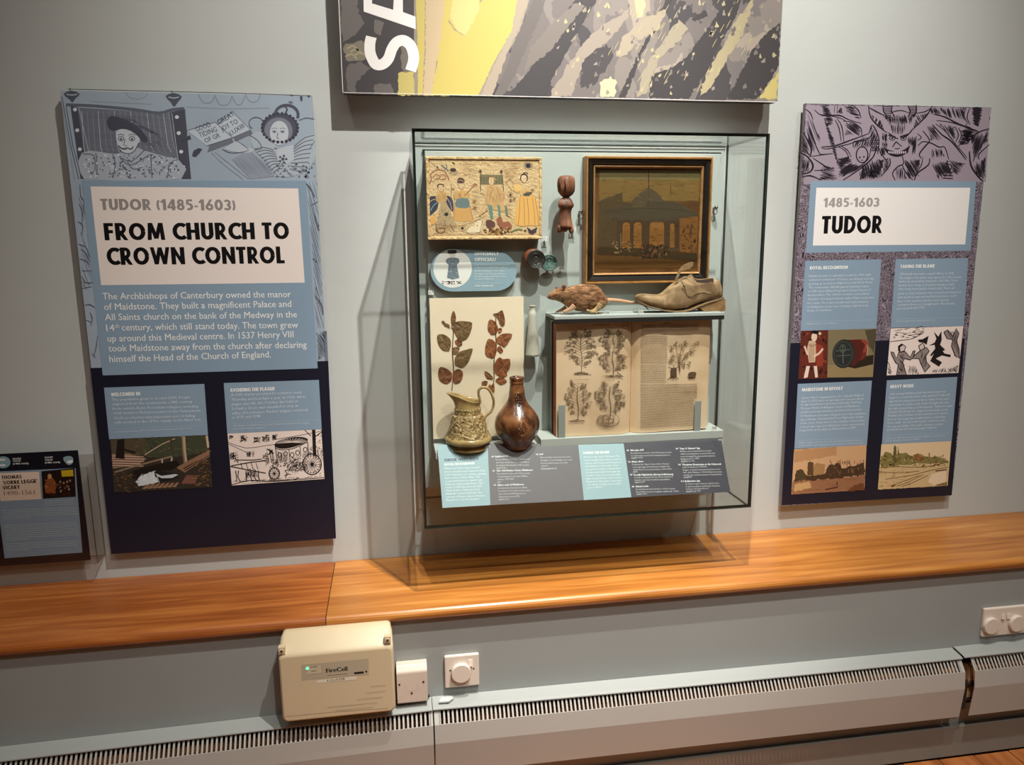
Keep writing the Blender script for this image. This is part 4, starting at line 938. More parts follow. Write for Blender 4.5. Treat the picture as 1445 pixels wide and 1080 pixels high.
# branching tree woodcut with stump and fruit
for (x,y) in ((345,310),(380,290),(420,300),(450,280),(500,300),(530,280),(350,380),(400,370),(450,360),(500,340),(430,430),(470,430),(340,400)):
    A.line((112,88,60),2.6,[(412,490),(405,430),((x+405)/2,(y+440)/2),(x,y)],3)
    for k in range(9):
        a_=RB.uniform(0,6.28); l=RB.uniform(14,30); A.poly((132,106,74),[(x+RB.uniform(-14,14),y+RB.uniform(-18,18)) for _ in (0,)]+[(x+l*math.cos(a_),y+l*math.sin(a_)),(x+l*.6*math.cos(a_+.4),y+l*.6*math.sin(a_+.4))])
A.poly((92,70,48),[(342,460),(385,458),(386,520),(342,522)]); 
for p in ([(345,460),(322,456)],[(365,458),(362,440)],[(384,460),(398,450)],[(350,520),(318,545)],[(365,520),(362,540)],[(380,520),(400,542)]): A.line((92,70,48),5,p)
A.poly((100,76,52),[(466,510),(480,492),(515,488),(528,500),(520,522),(480,528)],2)
A.build('page_print',bk)
for nm,pts in (('left',[(788.8,572),(798,572),(796.9,621),(787,621)]),('right',[(980.8,566),(990.3,566),(987.2,614.5),(978.6,614.5)])):
    Yc=-.1555; q=[P(x,y,Yc) for x,y in pts]; xa_,xb_=(q[0].x+q[3].x)/2,(q[1].x+q[2].x)/2
    m=MB(); m.box(xa_,xb_,Yc-.0014,Yc,.9712,(q[0].z+q[1].z)/2,mat((150,156,150),.6)); m.build('holding_strip',label='grey painted holding strip across the %s page of the open book'%nm,cat='strip',group=None,bevel=.0004)

# ---- stuffed rat
FUR=ramp_mat('rat_fur',[(.3,(66,40,26)),(.45,(118,78,50)),(.55,(156,108,70)),(.7,(196,152,108))],scale=(1,1,2.2),nscale=52,detail=6,rough=.85,bump=.6)
FB=ramp_mat('rat_belly_fur',[(.3,(150,118,80)),(.6,(196,166,120)),(.8,(216,192,150))],nscale=70,rough=.85,bump=.4)
SKN=mat((196,150,116),.5,'rat_skin')
f5=lambda x,y,Y=-.120: P(760+x/10.32,380+y/10.32,Y)
SF=1.2977
foot=f5(430,600).z; dzr=SF-foot
t=thing('stuffed_rat','small brown stuffed rat with long tail crouching on the object shelf, facing left','taxidermy rat',(f5(560,400).x,-.12,SF))
def lz(x,y,Y=-.12): q=f5(x,y,Y); return Vector((q.x,q.y,max(SF+.0004,q.z+dzr*.6)))
st=[(122,372,388,.25),(140,345,400,.5),(165,318,410,.6),(200,285,414,.66),(240,250,420,.70),(285,240,436,.70),(330,238,458,.66),(365,238,482,.66),(400,232,510,.64),(450,218,545,.6),(520,203,572,.56),(600,190,588,.56),(690,182,594,.58),(770,186,592,.60),(840,205,584,.60),(890,245,568,.58),(930,310,548,.52),(962,365,520,.46),(985,392,480,.40),(1000,408,455,.3)]
rings=[];n=26
for (x,yt,yb,w_) in st:
    a_=lz(x,yt); b_=lz(x,yb); c_=(a_+b_)/2; h=(a_.z-b_.z)/2
    rings.append([Vector((c_.x,-.12+h*w_*1.35*math.cos(2*math.pi*k/n),c_.z+h*math.sin(2*math.pi*k/n)*(1 if math.sin(2*math.pi*k/n)>0 else .97))) for k in range(n)])
m=MB(); m.loft(rings,FUR); m.build('body',t,subsurf=1)
# fur tufts
m=MB(); F1=mat((172,128,88),.8); F2=mat((104,68,46),.8); F3=mat((206,176,132),.8); F4=mat((150,100,66),.8)
for i in range(2600):
    j=R.uniform(2,len(rings)-2); i0=int(j); u=j-i0; k=R.uniform(0,n); k0=int(k)%n
    k1=(k0+1)%n; v_=k-int(k)
    p=(rings[i0][k0]*(1-v_)+rings[i0][k1]*v_)*(1-u)+(rings[i0+1][k0]*(1-v_)+rings[i0+1][k1]*v_)*u
    c_=sum((q for q in rings[i0]),Vector())/n; nn=(p-c_); nn.x=0; nn.normalize()
    d=(Vector((1,0,-.25))+nn*.35+Vector((0,R.uniform(-.2,.2),R.uniform(-.3,.3)))).normalized(); L=R.uniform(.004,.008); s_=d.cross(nn).normalized()*.00035
    if (p+d*L).z<SF+.0005: continue
    m.add([p+s_,p-s_,p+d*L+nn*.0004],[(0,1,2)],(F3 if nn.z<-.2 and R.random()<.85 else R.choice([F1,F2,F4,F1])))
m.build('fur_tuft',t,kind='stuff',recalc=False)
for (x,y,Y,rx,rz,lbl) in ((368,222,-.137,.0062,.0070,None),(262,240,-.112,.0036,.0036,None)):
    q=lz(x,y,Y); m=MB(); m.ell((q.x,q.y,q.z),(rx,.0012,rz),mat((150,104,80),.6),14); m.ell((q.x+.0003,q.y-.0008,q.z),(rx*.72,.0010,rz*.72),mat((92,58,44),.6),12); m.build('ear',t)
q=lz(262,292,-.1385); m=MB(); m.ell(tuple(q),(.0017,.0012,.0017),mat((22,12,10),.08),12); m.build('eye',t)
q=lz(124,378,-.12); m=MB(); m.ell((q.x-.0003,-.12,q.z),(.0012,.0018,.0012),mat((60,36,32),.4),10); m.build('nose',t)
m=MB()
for k in range(7): 
    q=lz(150,378,-.128); m.tube([tuple(q),(q.x+R.uniform(-.004,.006),q.y-.010,q.z+R.uniform(-.006,.004))],.00012,mat((60,50,44),.5),n=4)
m.build('whiskers',t,kind='stuff')
for (p,Y,r_) in ((((520,500),(470,545),(425,565),(360,592)),-.143,.0078),(((400,520),(340,560),(265,588)),-.105,.0058),(((900,470),(860,540),(800,580),(740,590)),-.145,.0085),(((700,560),(800,590),(860,586)),-.149,.0028)):
    m=MB(); pts=smooth_path([tuple(lz(x,y,Y)) for x,y in p],4); rr_=[r_*(1-.55*i/(len(pts)-1)) for i in range(len(pts))]
    pts=[(a_,b_,max(SF+rr_[i]*.9,c_)) for i,(a_,b_,c_) in enumerate(pts)]
    m.tube(pts,rr_,FB if Y<-.14 and p[0][0]>600 else SKN,n=10)
    e=pts[-1]
    for k in (-1,0,1): m.tube([e,(e[0]-.006,e[1]-.001+k*.0022,SF+.0010)],[.0011,.0006],SKN,n=6)
    m.build('leg',t)
m=MB(); tp=[(990,432),(1060,424),(1200,436),(1350,458),(1445,466),(1530,500),(1600,560)]
pts=smooth_path([tuple(f5(x,y,-.118+i*.0035)) for i,(x,y) in enumerate(tp)],5); N=len(pts)
pts=[(a_,b_,max(SF+.0022,c_+dzr*.5)) for a_,b_,c_ in pts]
m.tube(pts,[.0052*(1-i/(N-1))+.0012 for i in range(N)],SKN,n=10); m.build('tail',t)

# ---- old leather shoe
LS=ramp_mat('old_shoe_leather',[(.25,(110,86,60)),(.45,(150,120,84)),(.62,(172,142,104)),(.8,(192,164,126))],nscale=34,detail=7,dist=.3,rough=.75,bump=.35)
LD=mat((60,42,30),.85,'dark_leather_lining')
f6=lambda x,y,Y=-.125: P(890+x/9.633,360+y/9.633,Y)
dzs=SF-f6(700,748).z
def g6(x,y,Y=-.125): q=f6(x,y,Y); return Vector((q.x,q.y,q.z+dzs))
t=thing('old_leather_shoe','worn tan leather shoe with raised heel and lifted strap, toe pointing at the rat','shoe',(g6(650,500).x,-.125,SF))
#  x, top, bottom(of upper), halfwidth(m), opening depth
st=[(62,548,578,.006,0),(80,526,600,.014,0),(120,508,628,.0215,0),(180,504,652,.0265,0),(250,508,672,.0285,0),(330,518,690,.0295,0),(400,520,705,.030,0),(450,475,714,.030,0),(500,425,718,.029,0),(560,372,720,.027,0),(620,330,718,.0255,0),(680,298,708,.024,.0),(740,262,694,.023,0),(800,228,676,.0225,.15),(835,212,664,.022,.5),(870,232,650,.022,.8),(910,258,634,.022,.85),(970,268,616,.0225,.85),(1040,262,596,.0225,.85),(1100,250,580,.0215,.8),(1150,252,565,.0185,.55),(1190,285,556,.0145,.2),(1222,370,550,.010,0),(1245,470,548,.005,0)]
NR={835:20,870:70,910:96,970:108,1040:108,1100:84,1150:20}
rings=[];n=36
for (x,yt,yb,hw,op) in st:
    a_=g6(x,yt); b_=g6(x,yb); g=[]; H=a_.z-b_.z
    for k in range(n):
        w_=2*math.pi*k/n+math.pi/2; cc,ss=math.cos(w_),math.sin(w_)
        yy=hw*math.copysign(abs(cc)**.75,cc); zz_=math.copysign(abs(ss)**.8,ss); u=(zz_+1)/2
        yy*=1-.28*u if x>420 else 1-.1*u
        z=b_.z+H*u
        if op and ss>.0 and abs(cc)<.62:
            q_=1-(abs(cc)/.62)**4; z-=op*H*.62*q_
        if ss>0 and cc<.2: z-=NR.get(x,0)/9.633/560*min(1,ss*1.3)*(1 if cc<-.2 else (.2-cc)/.4)
        g.append(Vector((a_.x,-.125+yy,z)))
    rings.append(g)
m=MB(); m.loft(rings,LS); up=m.build('upper',t,subsurf=1)
up.data.materials.append(LD)
for i_ in range(len(rings)-1):
    for j_ in range(n):
        w_=2*math.pi*(j_+.5)/n+math.pi/2
        if st[i_][4]>=.45 and st[i_+1][4]>=.45 and abs(math.cos(w_))<.60 and math.sin(w_)>0: up.data.polygons[i_*n+j_].material_index=1
# sole
m=MB(); so=[(58,566,.008),(90,600,.017),(140,636,.0245),(210,668,.029),(320,702,.031),(430,724,.031),(560,738,.029),(680,738,.026),(780,716,.023),(880,672,.0215),(1000,625,.0215),(1120,592,.0205),(1200,572,.017),(1250,556,.009)]
g=[]
for (x,y,hw) in so:
    a_=g6(x,y-6); b_=g6(x+2,y+12); b_.z=max(b_.z,SF+.0003)
    g.append([Vector((a_.x,-.125-hw,a_.z)),Vector((a_.x,-.125+hw,a_.z)),Vector((b_.x,-.125+hw,b_.z)),Vector((b_.x,-.125-hw,b_.z))])
m.loft(g,mat((132,102,70),.7,'sole_leather',bump=.2),smooth=False); m.build('sole',t,bevel=.0008)
m=MB(); hp=[(900,688),(960,655),(1080,622),(1200,590),(1246,572),(1252,700),(1240,742),(1160,752),(960,745)]
pts=[g6(x,y) for x,y in hp]; m.prismY([(p.x,max(p.z,SF+.0003)) for p in pts],-.143,-.107,mat((140,104,66),.75,'stacked_heel',bump=.4,var=.1)); m.build('heel',t,bevel=.002)
m=MB(); sp=smooth_path([(600,330),(628,250),(650,196),(700,135),(770,92),(850,78),(842,138),(800,172),(740,186),(692,205),(668,240),(655,290),(640,330)],3,True)
fr=[g6(x,y,-.142-.006*max(0,(330-y)/250)) for x,y in sp]; bk_=[v+Vector((.0008,.0028,0)) for v in fr]; n_=len(sp)
m.add(fr+bk_,[tuple(range(n_)),tuple(range(2*n_-1,n_-1,-1))]+[(i,i+n_,(i+1)%n_+n_,(i+1)%n_) for i in range(n_)],LS)
m.build('lifted_strap',t,bevel=.0008)
m=MB(); fl_=[(690,300),(750,285),(830,235),(865,318),(910,356),(1050,364),(1110,345),(1150,430),(1090,510),(1000,490),(900,505),(830,545),(780,545),(740,430),(715,380)]
pts=smooth_path(fl_,2,True)
def side_y(x,y):
    X=x; hw=.02
    for s0,s1 in zip(st,st[1:]):
        if s0[0]<=X<=s1[0]:
            u=(X-s0[0])/(s1[0]-s0[0]); hw=s0[3]+(s1[3]-s0[3])*u; yt=s0[1]+(s1[1]-s0[1])*u; yb=s0[2]+(s1[2]-s0[2])*u
            v_=max(0,min(1,(yb-y)/(yb-yt))); zz_=2*v_-1; cc=max(.0,1-abs(zz_)**(2/.8))**.5; return -.125-hw*(cc**.75)*(1-.28*v_)
    return -.14
vs=[]; 
for x,y in pts:
    Y_=side_y(x,y)-.0016; vs.append(g6(x,y,Y_))
cen=g6(900,400,side_y(900,400)-.0025)
n_=len(vs); m.add(vs+[cen]+[v+Vector((0,.0022,0)) for v in vs],[(i,(i+1)%n_,n_) for i in range(n_)]+[(i,n_+1+i,n_+1+(i+1)%n_,(i+1)%n_) for i in range(n_)],LS,False); m.build('quarter_flap',t,recalc=False)
m=MB(); q=g6(722,402,-.1495); m.ell(tuple(q),(.0024,.0012,.0022),mat((20,14,10),.7),12); m.build('eyelet',t)
A=Art(lambda px,py,up:(lambda q:q+Vector((0,0,dzs)))(P(px,py,side_y((px-890)*9.633,(py-360)*9.633)-.0030-up)),.8).z(890,360,9.633)
A.line((84,58,38),6,[(722,440),(745,480),(768,535),(800,550),(850,545),(920,512),(1000,494),(1060,510)],4)
A.build('stitched_seam',t)

# ---- numbered tags
def number(txt,px,py,Y,label,sh=True):
    q=P(px,py,Y); t=thing('number_tag',label,'number tag',(q.x,Y,q.z-.0055))
    m=MB(); m.box(q.x-.0068,q.x+.0068,Y,Y+.0022,q.z-.0055,q.z+.0055,mat((240,240,234),.4)); m.build('tag_plate',t)
    m=MB(); back=MY if Y>-.1 else Y+.008
    m.box(q.x-.002,q.x+.002,Y+.0023,max(Y+.0026,back) ,q.z-.002,q.z+.002,mat((190,194,190),.4)); m.build('tag_stem',t)
    A=Art(planeY(Y-.0001)); A.text((70,72,70),txt,px-2.9,py+2.4,px+2.9,py+2.4,4.6,0); A.build('digits',t)
number('01',769.5,337,-.074,'small white number tag reading 01 at the embroidery corner')
number('02',808.5,324,-.074,'small white number tag reading 02 by the foot of the wooden doll')
number('03',792.5,379.5,-.074,'small white number tag reading 03 below the green seal')
number('07',608.3,413.2,-.068,'small white number tag reading 07 above the pressed plant sheet')
def tagstand(txt,px,py,Y,z,label):
    q=P(px,py,Y); t=thing('number_tag',label,'number tag',(q.x,Y,z))
    m=MB(); m.box(q.x-.0066,q.x+.0066,Y,Y+.003,z+.0002,z+.0105,mat((240,240,234),.4)); m.build('tag_plate',t)
    A=Art(planeY(Y-.0001)); c=q.x; 
    a_=Vector((c-.0048,Y,z+.0028)); 
    vs,fs=glyphs(txt,0,2); xm=min(v[0] for v in vs); xM=max(v[0] for v in vs); k=.0096/(xM-xm)
    m2=MB(); m2.add([(a_.x+(v[0]-xm)*k,Y-.00015,a_.z+v[1]*k) for v in vs],fs,mat((70,72,70),.55)); m2.build('digits',t,recalc=False)
tagstand('04',857,436,-.1705,1.2977,'small white number tag reading 04 on the shelf behind the rat feet')
tagstand('06',904.5,436,-.1705,1.2977,'small white number tag reading 06 on the shelf under the shoe toe')
tagstand('09',688,640,-.1595,.9493,'small number tag reading 09 on the plinth between jug and bottle')
tagstand('11',752,634,-.1595,.9493,'small number tag reading 11 on the plinth right of the brown bottle')
tagstand('10',1008,612,-.158,.9712,'small white number tag reading 10 on the book ledge corner')
# ================================================================= graphic panels
Q=Rnd(5)
BT=(138,162,182); CRM=(240,230,222); NAVY=(24,26,42); WT=(236,238,236)
def board(name,label,x0,x1,z0,z1,yf,mt_,side):
    t=thing(name,label,'wall panel',((x0+x1)/2,yf,z0))
    m=MB(); m.prismY([(x0,z0),(x1,z0),(x1,z1),(x0,z1)],yf,yf+.012,mt_,side); m.build('board',t)
    m=MB(); m.box(x0+.012,x1-.012,yf+.0123,-.0005,z0+.014,z1-.006,mat((120,112,104),.7)); m.build('wall_batten',t)
    return t
YP=-.0274; S0=planeY(YP)
# ---------------- left panel
LBG=mat((160,176,190),.45,'printed_blue_grey',var=.08,vscale=6)
lp=board('graphic_panel','tall left graphic panel headed From Church to Crown Control over a faded embroidery picture',-.7565,-.1750,.6805,1.8490,YP,LBG,mat((168,172,172),.5))
A=Art(planeY(YP),.42); lc=mat((94,100,112),.42)
# navy foot
A.poly(NAVY,[(127.5,519.5),(463.2,509.5),(474.1,760.2),(156.9,782.2)])
A.poly((118,126,142),[(455.5,467),(461,467),(463.2,509.5),(458.5,509.7)])
A.z(80,120,3.803)
D1=(112,118,130); D2=(84,90,102); D3=(136,144,156); LG=(186,198,208)
A.line((132,140,152),3,[(370,40),(390,66),(430,76),(470,66),(490,45)],3)
for (a_,b_,y) in ((760,850,50),(850,940,62),(940,1010,60),(1010,1095,45)): A.line((124,132,146),4,[(a_,y),(a_+20,y+38),((a_+b_)/2,y+48),(b_-16,y+38),(b_,y)],3)
A.line((140,148,160),4,[(700,118),(900,128),(1140,124)],2); A.line((140,148,160),3,[(180,88),(340,96),(510,104)],2); A.line((80,84,92),4,[(60,22),(400,30),(900,42),(1365,58)]); A.poly((70,74,84),[(1250,50),(1275,54),(1262,62)]); A.poly((70,74,84),[(1305,60),(1320,60),(1318,88),(1308,86)]); A.poly((70,74,84),[(1340,54),(1366,56),(1352,70)])
A.poly(D1,[(75,118),(560,150),(690,128),(720,505),(130,505)])
for i in range(17):
    x=135+i*29; A.line((D3 if i%3 else LG),4 if i%3 else 3,[(x,140),(x+10+i*1.2,330),(x+16+i*2,360)])
A.hatch((96,102,114),3,[(130,150),(610,160),(640,380),(160,380)],4,9,.35,Q,2)
A.up().poly((78,82,94),[(74,112),(112,120),(168,498),(128,505)]); A.poly((78,82,94),[(608,150),(686,128),(722,505),(664,505)]); A.line(LG,3,[(618,152),(664,500)]); A.line(LG,3,[(120,125),(172,360)])
A.line((96,104,116),15,[(50,106),(200,112),(420,132),(545,150),(620,132),(684,126)],3)
for P_ in ([(36,48),(80,30),(124,48),(100,72),(85,94),(70,78)],[(584,60),(628,42),(672,62),(650,92),(630,118),(612,92)]): A.poly(D2,P_,2)
A.line(LG,5,[(52,50),(80,54),(110,50)],2); A.line(LG,5,[(600,64),(628,70),(656,64)],2); A.line(D2,5,[(70,16),(74,34)]); A.line(D2,5,[(616,30),(620,44)])
A.up()
for x,y in ((98,132),(110,243),(124,345),(134,428),(645,172),(655,258),(668,358),(678,440)): A.ell((214,222,228),x,y,11,10,12)
# man
A.poly((172,182,194),[(135,365),(230,358),(320,370),(420,335),(470,352),(600,388),(652,398),(668,505),(148,505)],2)
A.up().poly((196,206,214),[(318,255),(345,236),(400,243),(447,282),(432,330),(398,366),(350,356),(324,312)],2)
A.poly((74,78,92),[(268,200),(285,168),(330,172),(382,190),(440,228),(482,276),(486,306),(462,306),(436,276),(396,246),(350,236),(305,246),(282,236)],2)
for i in range(16): x=330+i*11; A.line((88,92,106),3.2,[(x,190+i*4),(x+36,172+i*6+Q.uniform(-8,8)),(x+80,182+i*7+Q.uniform(-10,10))],3,taper=.8)
for i in range(10): A.line((98,104,116),3,[(450+i*9,300+Q.uniform(-20,30)),(480+i*9,290+Q.uniform(-20,40)),(520+i*7,310+Q.uniform(-20,50))],3,taper=.8)
for x in (345,404): A.ring((80,84,98),4,x,288,15,12); A.ell((70,74,88),x,290,6,6); A.line((90,94,106),4,[(x-18,270),(x,264),(x+18,270)],2)
A.line((104,110,122),4,[(368,290),(360,322),(378,326)],2); A.line((84,88,100),7,[(330,325),(352,342),(378,338),(400,345),(410,330)],3); A.line((92,96,110),5,[(338,345),(352,362),(392,368),(420,350),(440,310)],3); A.line((120,80,90),4,[(352,346),(378,346)])
for P_ in ([(210,365),(216,430),(214,500)],[(590,390),(600,440),(594,500)],[(300,372),(315,430),(300,500)],[(330,380),(400,410),(470,350)],[(345,395),(400,430),(500,372)],[(505,375),(512,500)],[(140,370),(200,380),(205,460)],[(650,400),(610,420),(612,470)],[(380,410),(400,445),(430,452),(460,440)]): A.line((92,98,110),5,P_,3)
for i in range(190):
    x=Q.uniform(150,655); y=Q.uniform(375,500); A.ell(Q.choice([(96,102,114),(120,126,138),(206,214,220),(84,90,100)]),x,y,Q.uniform(3,8),Q.uniform(3,7),6)
# book
A.poly((190,202,212),[(700,245),(850,200),(862,212),(945,146),(1038,240),(945,282),(808,326),(760,290)]); A.poly(D1,[(820,325),(940,285),(948,308),(808,362)]); A.poly(D1,[(950,280),(1042,240),(1052,262),(958,304)])
A.line((92,98,110),4,[(700,245),(850,200),(945,284)]); A.line((92,98,110),4,[(862,214),(945,146),(1040,240),(945,282),(808,326)])
A.up()
A.text((70,74,88),'GOOD',752,253,830,222,27,.01); A.text((70,74,88),'TIDING',770,284,864,248,27,.01); A.text((70,74,88),'OF GR',800,312,880,278,24,.01)
A.text((70,74,88),'GREAT',872,214,958,162,26,.01); A.text((70,74,88),'JOY TO',888,250,976,204,26,.01); A.text((70,74,88),'LUXIII',936,272,1010,226,24,.01)
A.poly((74,78,90),[(668,300),(715,268),(722,290),(690,300),(680,318)],1); A.poly((74,78,90),[(726,380),(735,352),(762,338),(782,344),(770,362),(745,388)],1)
A.line((150,158,168),4,[(830,362),(900,430),(1000,505)]); A.line((150,158,168),4,[(850,360),(1030,505)])
# lady
A.poly((150,160,174),[(940,400),(1030,345),(1140,440),(1170,490),(1040,505)],1); A.hatch((112,120,132),3,[(940,400),(1030,345),(1140,440),(1170,490),(1040,505)],50,8,.2,Q,2)
A.poly((186,196,206),[(930,320),(975,300),(1010,330),(1060,345),(1040,362),(980,362),(900,345)],2); A.line((92,98,110),4,[(890,345),(940,365),(1030,350),(975,305),(960,290)],3)
A.poly((176,188,198),[(1040,270),(1110,250),(1180,330),(1230,380),(1300,310),(1380,260),(1385,400),(1300,480),(1190,490),(1120,400),(1060,350)],2)
for i in range(9): A.line((98,104,118),5,[(1060+i*13,345+i*16),(1110+i*9,335+i*15),(1165+i*6,350+i*12)],3)
for i in range(9): A.line((98,104,118),5,[(1382-i*5,270+i*24),(1330-i*5,285+i*22),(1275-i*3,330+i*15)],3)
A.ring((104,110,122),5,1070,205,38,32,120,400); A.line((104,110,122),5,[(1300,190),(1340,176),(1385,184)],2); A.line((104,110,122),4,[(1360,340),(1385,300)])
A.line((96,102,114),5,[(1036,270),(1080,300),(1100,340),(1064,348)],3)
A.up().ell((82,84,98),1198,230,96,78,26); A.ell((128,132,146),1190,246,76,72,26); A.ell((196,204,212),1194,258,50,66,26)
A.ring((82,84,98),15,1234,160,62,52,165,380,22); A.line((82,84,98),9,[(1222,112),(1238,130),(1215,175)]); A.line((90,94,106),4,[(1252,100),(1262,84)]); A.line((90,94,106),4,[(1244,90),(1268,96)])
for i in range(26): a_=2*math.pi*i/26; A.ell((66,68,82),1198+95*math.cos(a_),230+77*math.sin(a_),9,9,8)
for x in (1168,1212): A.line((70,74,88),4,[(x-12,252),(x,246),(x+12,252)],2); A.ell((60,64,78),x,254,5,4); A.line((96,100,112),3,[(x-14,238),(x,230),(x+14,236)],2)
A.line((100,104,118),4,[(1188,256),(1182,284),(1194,288)],2); A.line((96,70,84),4,[(1176,302),(1196,304)])
for i in range(11): A.ell((72,76,90),1172+i*9,340+12*math.sin(math.pi*i/10),4,5,8)
A.poly((190,200,208),[(1180,345),(1268,320),(1275,400),(1225,425),(1185,400)],1); A.ell((82,86,98),1214,398,9,9); 
for k in range(5): A.ell((86,90,104),1214+18*math.cos(k*1.256),398+18*math.sin(k*1.256),7,7,8)
for i in range(60): A.ell(Q.choice([(110,116,128),(140,148,158)]),Q.uniform(1180,1385),Q.uniform(420,500),Q.uniform(4,10),Q.uniform(3,8),6)
A.line((100,106,118),4,[(28,60),(70,300),(118,505)]); A.line((100,106,118),4,[(50,110),(88,330),(128,480)]); A.line((150,158,168),3,[(20,60),(96,505)])
# strips down either side of the blue block
A.z(110,260,3.6)
for P_ in ([(10,0),(14,60),(30,90),(26,160)],[(4,100),(20,130),(22,200)],[(0,190),(24,210),(20,260)],[(4,305),(40,320),(56,360),(64,380)],[(14,330),(40,350),(60,395)],[(10,380),(40,390),(60,410)],[(20,440),(70,440)],[(20,470),(40,500),(75,500)],[(22,530),(70,520)],[(35,615),(60,612),(85,625)],[(60,650),(72,680),(65,720)],[(40,690),(66,700)],[(100,770),(92,830),(78,880)],[(70,860),(90,880)]): A.line((98,106,120),6,P_,3,taper=.5)
A.hatch((116,124,138),3,[(0,40),(30,100),(66,380),(80,540),(20,540)],70,9,.4,Q,3)
A.z(400,240,3.38)
for P_ in ([(105,60),(130,90),(150,130)],[(130,170),(165,150)],[(140,200),(170,270)],[(150,240),(172,290)],[(140,420),(160,440)],[(150,600),(180,640),(190,690)],[(155,560),(170,600)]): A.line((96,102,116),9,P_,3,taper=.6)
A.hatch((112,120,136),3,[(110,50),(160,60),(195,760),(155,760)],75,8,.3,Q,3); A.hatch((72,74,90),4,[(155,770),(205,770),(208,900),(165,905)],60,7,.1,Q,3)
# text blocks
A.z().up(2).poly(BT,[(115.2,255),(431.7,255.2),(448.3,520),(145,530)]); A.up().poly(CRM,[(127.7,263.2),(420.7,266),(430,399),(142.7,402.6)]); A.up()
A.heavy((150,144,140),'TUDOR (1485-1603)',142.5,296.5,333,297.2,15.8); A.heavy((8,8,10),'FROM CHURCH TO',148,339.3,408.5,337.5,24.3); A.heavy((8,8,10),'CROWN CONTROL',151.5,374.2,402,371.8,24.6)
for s_,x0,y0,x1,y1 in (('The Archbishops of Canterbury owned the manor',145,422.8,410.8,419.5),('of Maidstone. They built a magnificent Palace and',147,437.6,411.2,433.2),('All Saints church on the bank of the Medway in the',148.4,452.3,419.2,448),('up around this Medieval centre. In 1537 Henry VIII',152,482.4,414.5,476.2),('took Maidstone away from the church after declaring',153.3,496.3,433,490.8),('himself the Head of the Church of England.',154.8,511.4,382.4,504.5)):
    A.text(WT,s_,x0,y0,x1,y1,9.2,.006,res=2)
A.text(WT,'14',150.4,467.5,162,467,9.2,.006); A.text(WT,'th',162.6,463,168.5,462.8,6); A.text(WT,'century, which still stand today. The town grew',172,466.6,420.7,462.7,9.2,.006)
def block(A,c,P_,zoom,title,tx,ty,lines,rule,caps,h=3.6,th=5):
    A.z().poly(c,P_); A.up().z(*zoom); k=zoom[2]
    A.heavy(WT,title,tx[0],ty[0],tx[1],ty[1],th*k)
    for (s_,x0,x1,y0,y1) in lines: A.text((214,222,226),s_,x0,y0,x1,y1,h*k,.0,res=1)
    for (x0,x1,y0,y1) in rule: A.line((180,196,204),1.6,[(x0,y0),(x1,y1)])
    for (s_,x0,x1,y0,y1) in caps: A.text((196,206,212),s_,x0,y0,x1,y1,2.4*k,0,res=1)
    A.z()
zA=(145,540,6.75)
block(A,BT,[(146.7,547.3),(288.3,542),(293.5,614),(154,620.3)],zA,'WELCOMED IN',(80,357),(132,122),(('The population grew to around 2000. People',88,835,175,150),('migrated from the countryside, a fifth coming',92,850,217,192),('from outside Kent. Protestant refugees, including',95,910,260,237),('cloth weavers, fled persecution in the Netherlands.',102,940,303,278),('Cloth production was important and 13 fulling',105,880,350,327),('mills worked in the 1570s, mainly on the River Len.',110,940,393,362)),((60,1000,442,408),),(('A traditional fulling mill for cleaning and thickening woollen cloth',120,845,477,440),))
zB=(310,540,6.75)
block(A,BT,[(315.7,540.7),(450,536.3),(454,606),(320.7,612)],zB,'AVOIDING THE PLAGUE',(100,525),(90,75),(('A 1549 charter provided for a market every',108,780,130,103),('Thursday and four fairs a year. In 1563, when',112,815,175,145),('plague was rife, the October fair held on',115,745,218,188),("St Faith's Green was cancelled to stop an",117,750,262,230),('influx of Londoners. Further plagues occurred',120,835,305,270),('in 1575 and 1598.',120,395,345,330)),((80,960,390,355),),(('The Plague in Elizabethan London. People fleeing from the plague',130,855,420,390),('in a horse drawn waggon',130,430,448,435)))
# photograph of the mill stream
A.z(*zA).poly((52,48,40),[(68,540),(1002,500),(1047,997),(108,1050)])
A.up().poly((82,74,56),[(70,545),(700,515),(720,640),(560,700),(440,720),(400,700),(90,690)],0,8); A.poly((66,72,54),[(400,530),(1000,505),(1010,640),(800,700),(560,720),(420,700)],0,10)
for i in range(90): x=Q.uniform(300,1000); y=Q.uniform(525,700); A.line(Q.choice([(90,92,68),(44,44,34),(110,100,76),(60,58,44)]),Q.uniform(4,9),[(x,y),(x+Q.uniform(8,40),y+Q.uniform(-16,16))])
A.up().poly((150,120,100),[(85,680),(240,680),(420,725),(330,790),(100,820)],0,5); 
for y in (700,722,745,768,790): A.line((206,176,152),6,[(90,y),(250,y+4),(390,y-2+10)],2); A.line((80,58,46),4,[(90,y+9),(380,y+18)])
A.poly((30,24,22),[(140,545),(205,542),(208,728),(120,722)],0,3); A.poly((34,26,24),[(205,630),(320,662),(300,680),(205,650)])
A.line((140,120,96),16,[(110,855),(300,800),(480,750),(660,705)],2); A.line((66,50,40),10,[(110,880),(400,800),(560,760)],2)
A.line((190,168,140),9,[(400,690),(560,590),(690,535)],2); A.line((184,158,132),34,[(768,515),(776,660),(790,765)]); A.line((128,104,84),12,[(756,520),(762,640),(780,760)]); A.line((70,58,48),20,[(650,545),(655,650)]); A.line((196,176,154),14,[(565,730),(570,820),(555,900)]); A.line((196,176,154),14,[(660,715),(640,830)]); A.line((200,180,150),22,[(990,505),(1005,620)])
A.poly((28,24,22),[(270,850),(420,800),(700,740),(740,790),(640,840),(460,840),(330,930),(270,900)],0,5)
A.up().poly((132,100,76),[(700,810),(1015,640),(1022,700),(780,860)],0,4); A.poly((70,48,40),[(760,810),(1020,690),(1022,712),(790,850)])
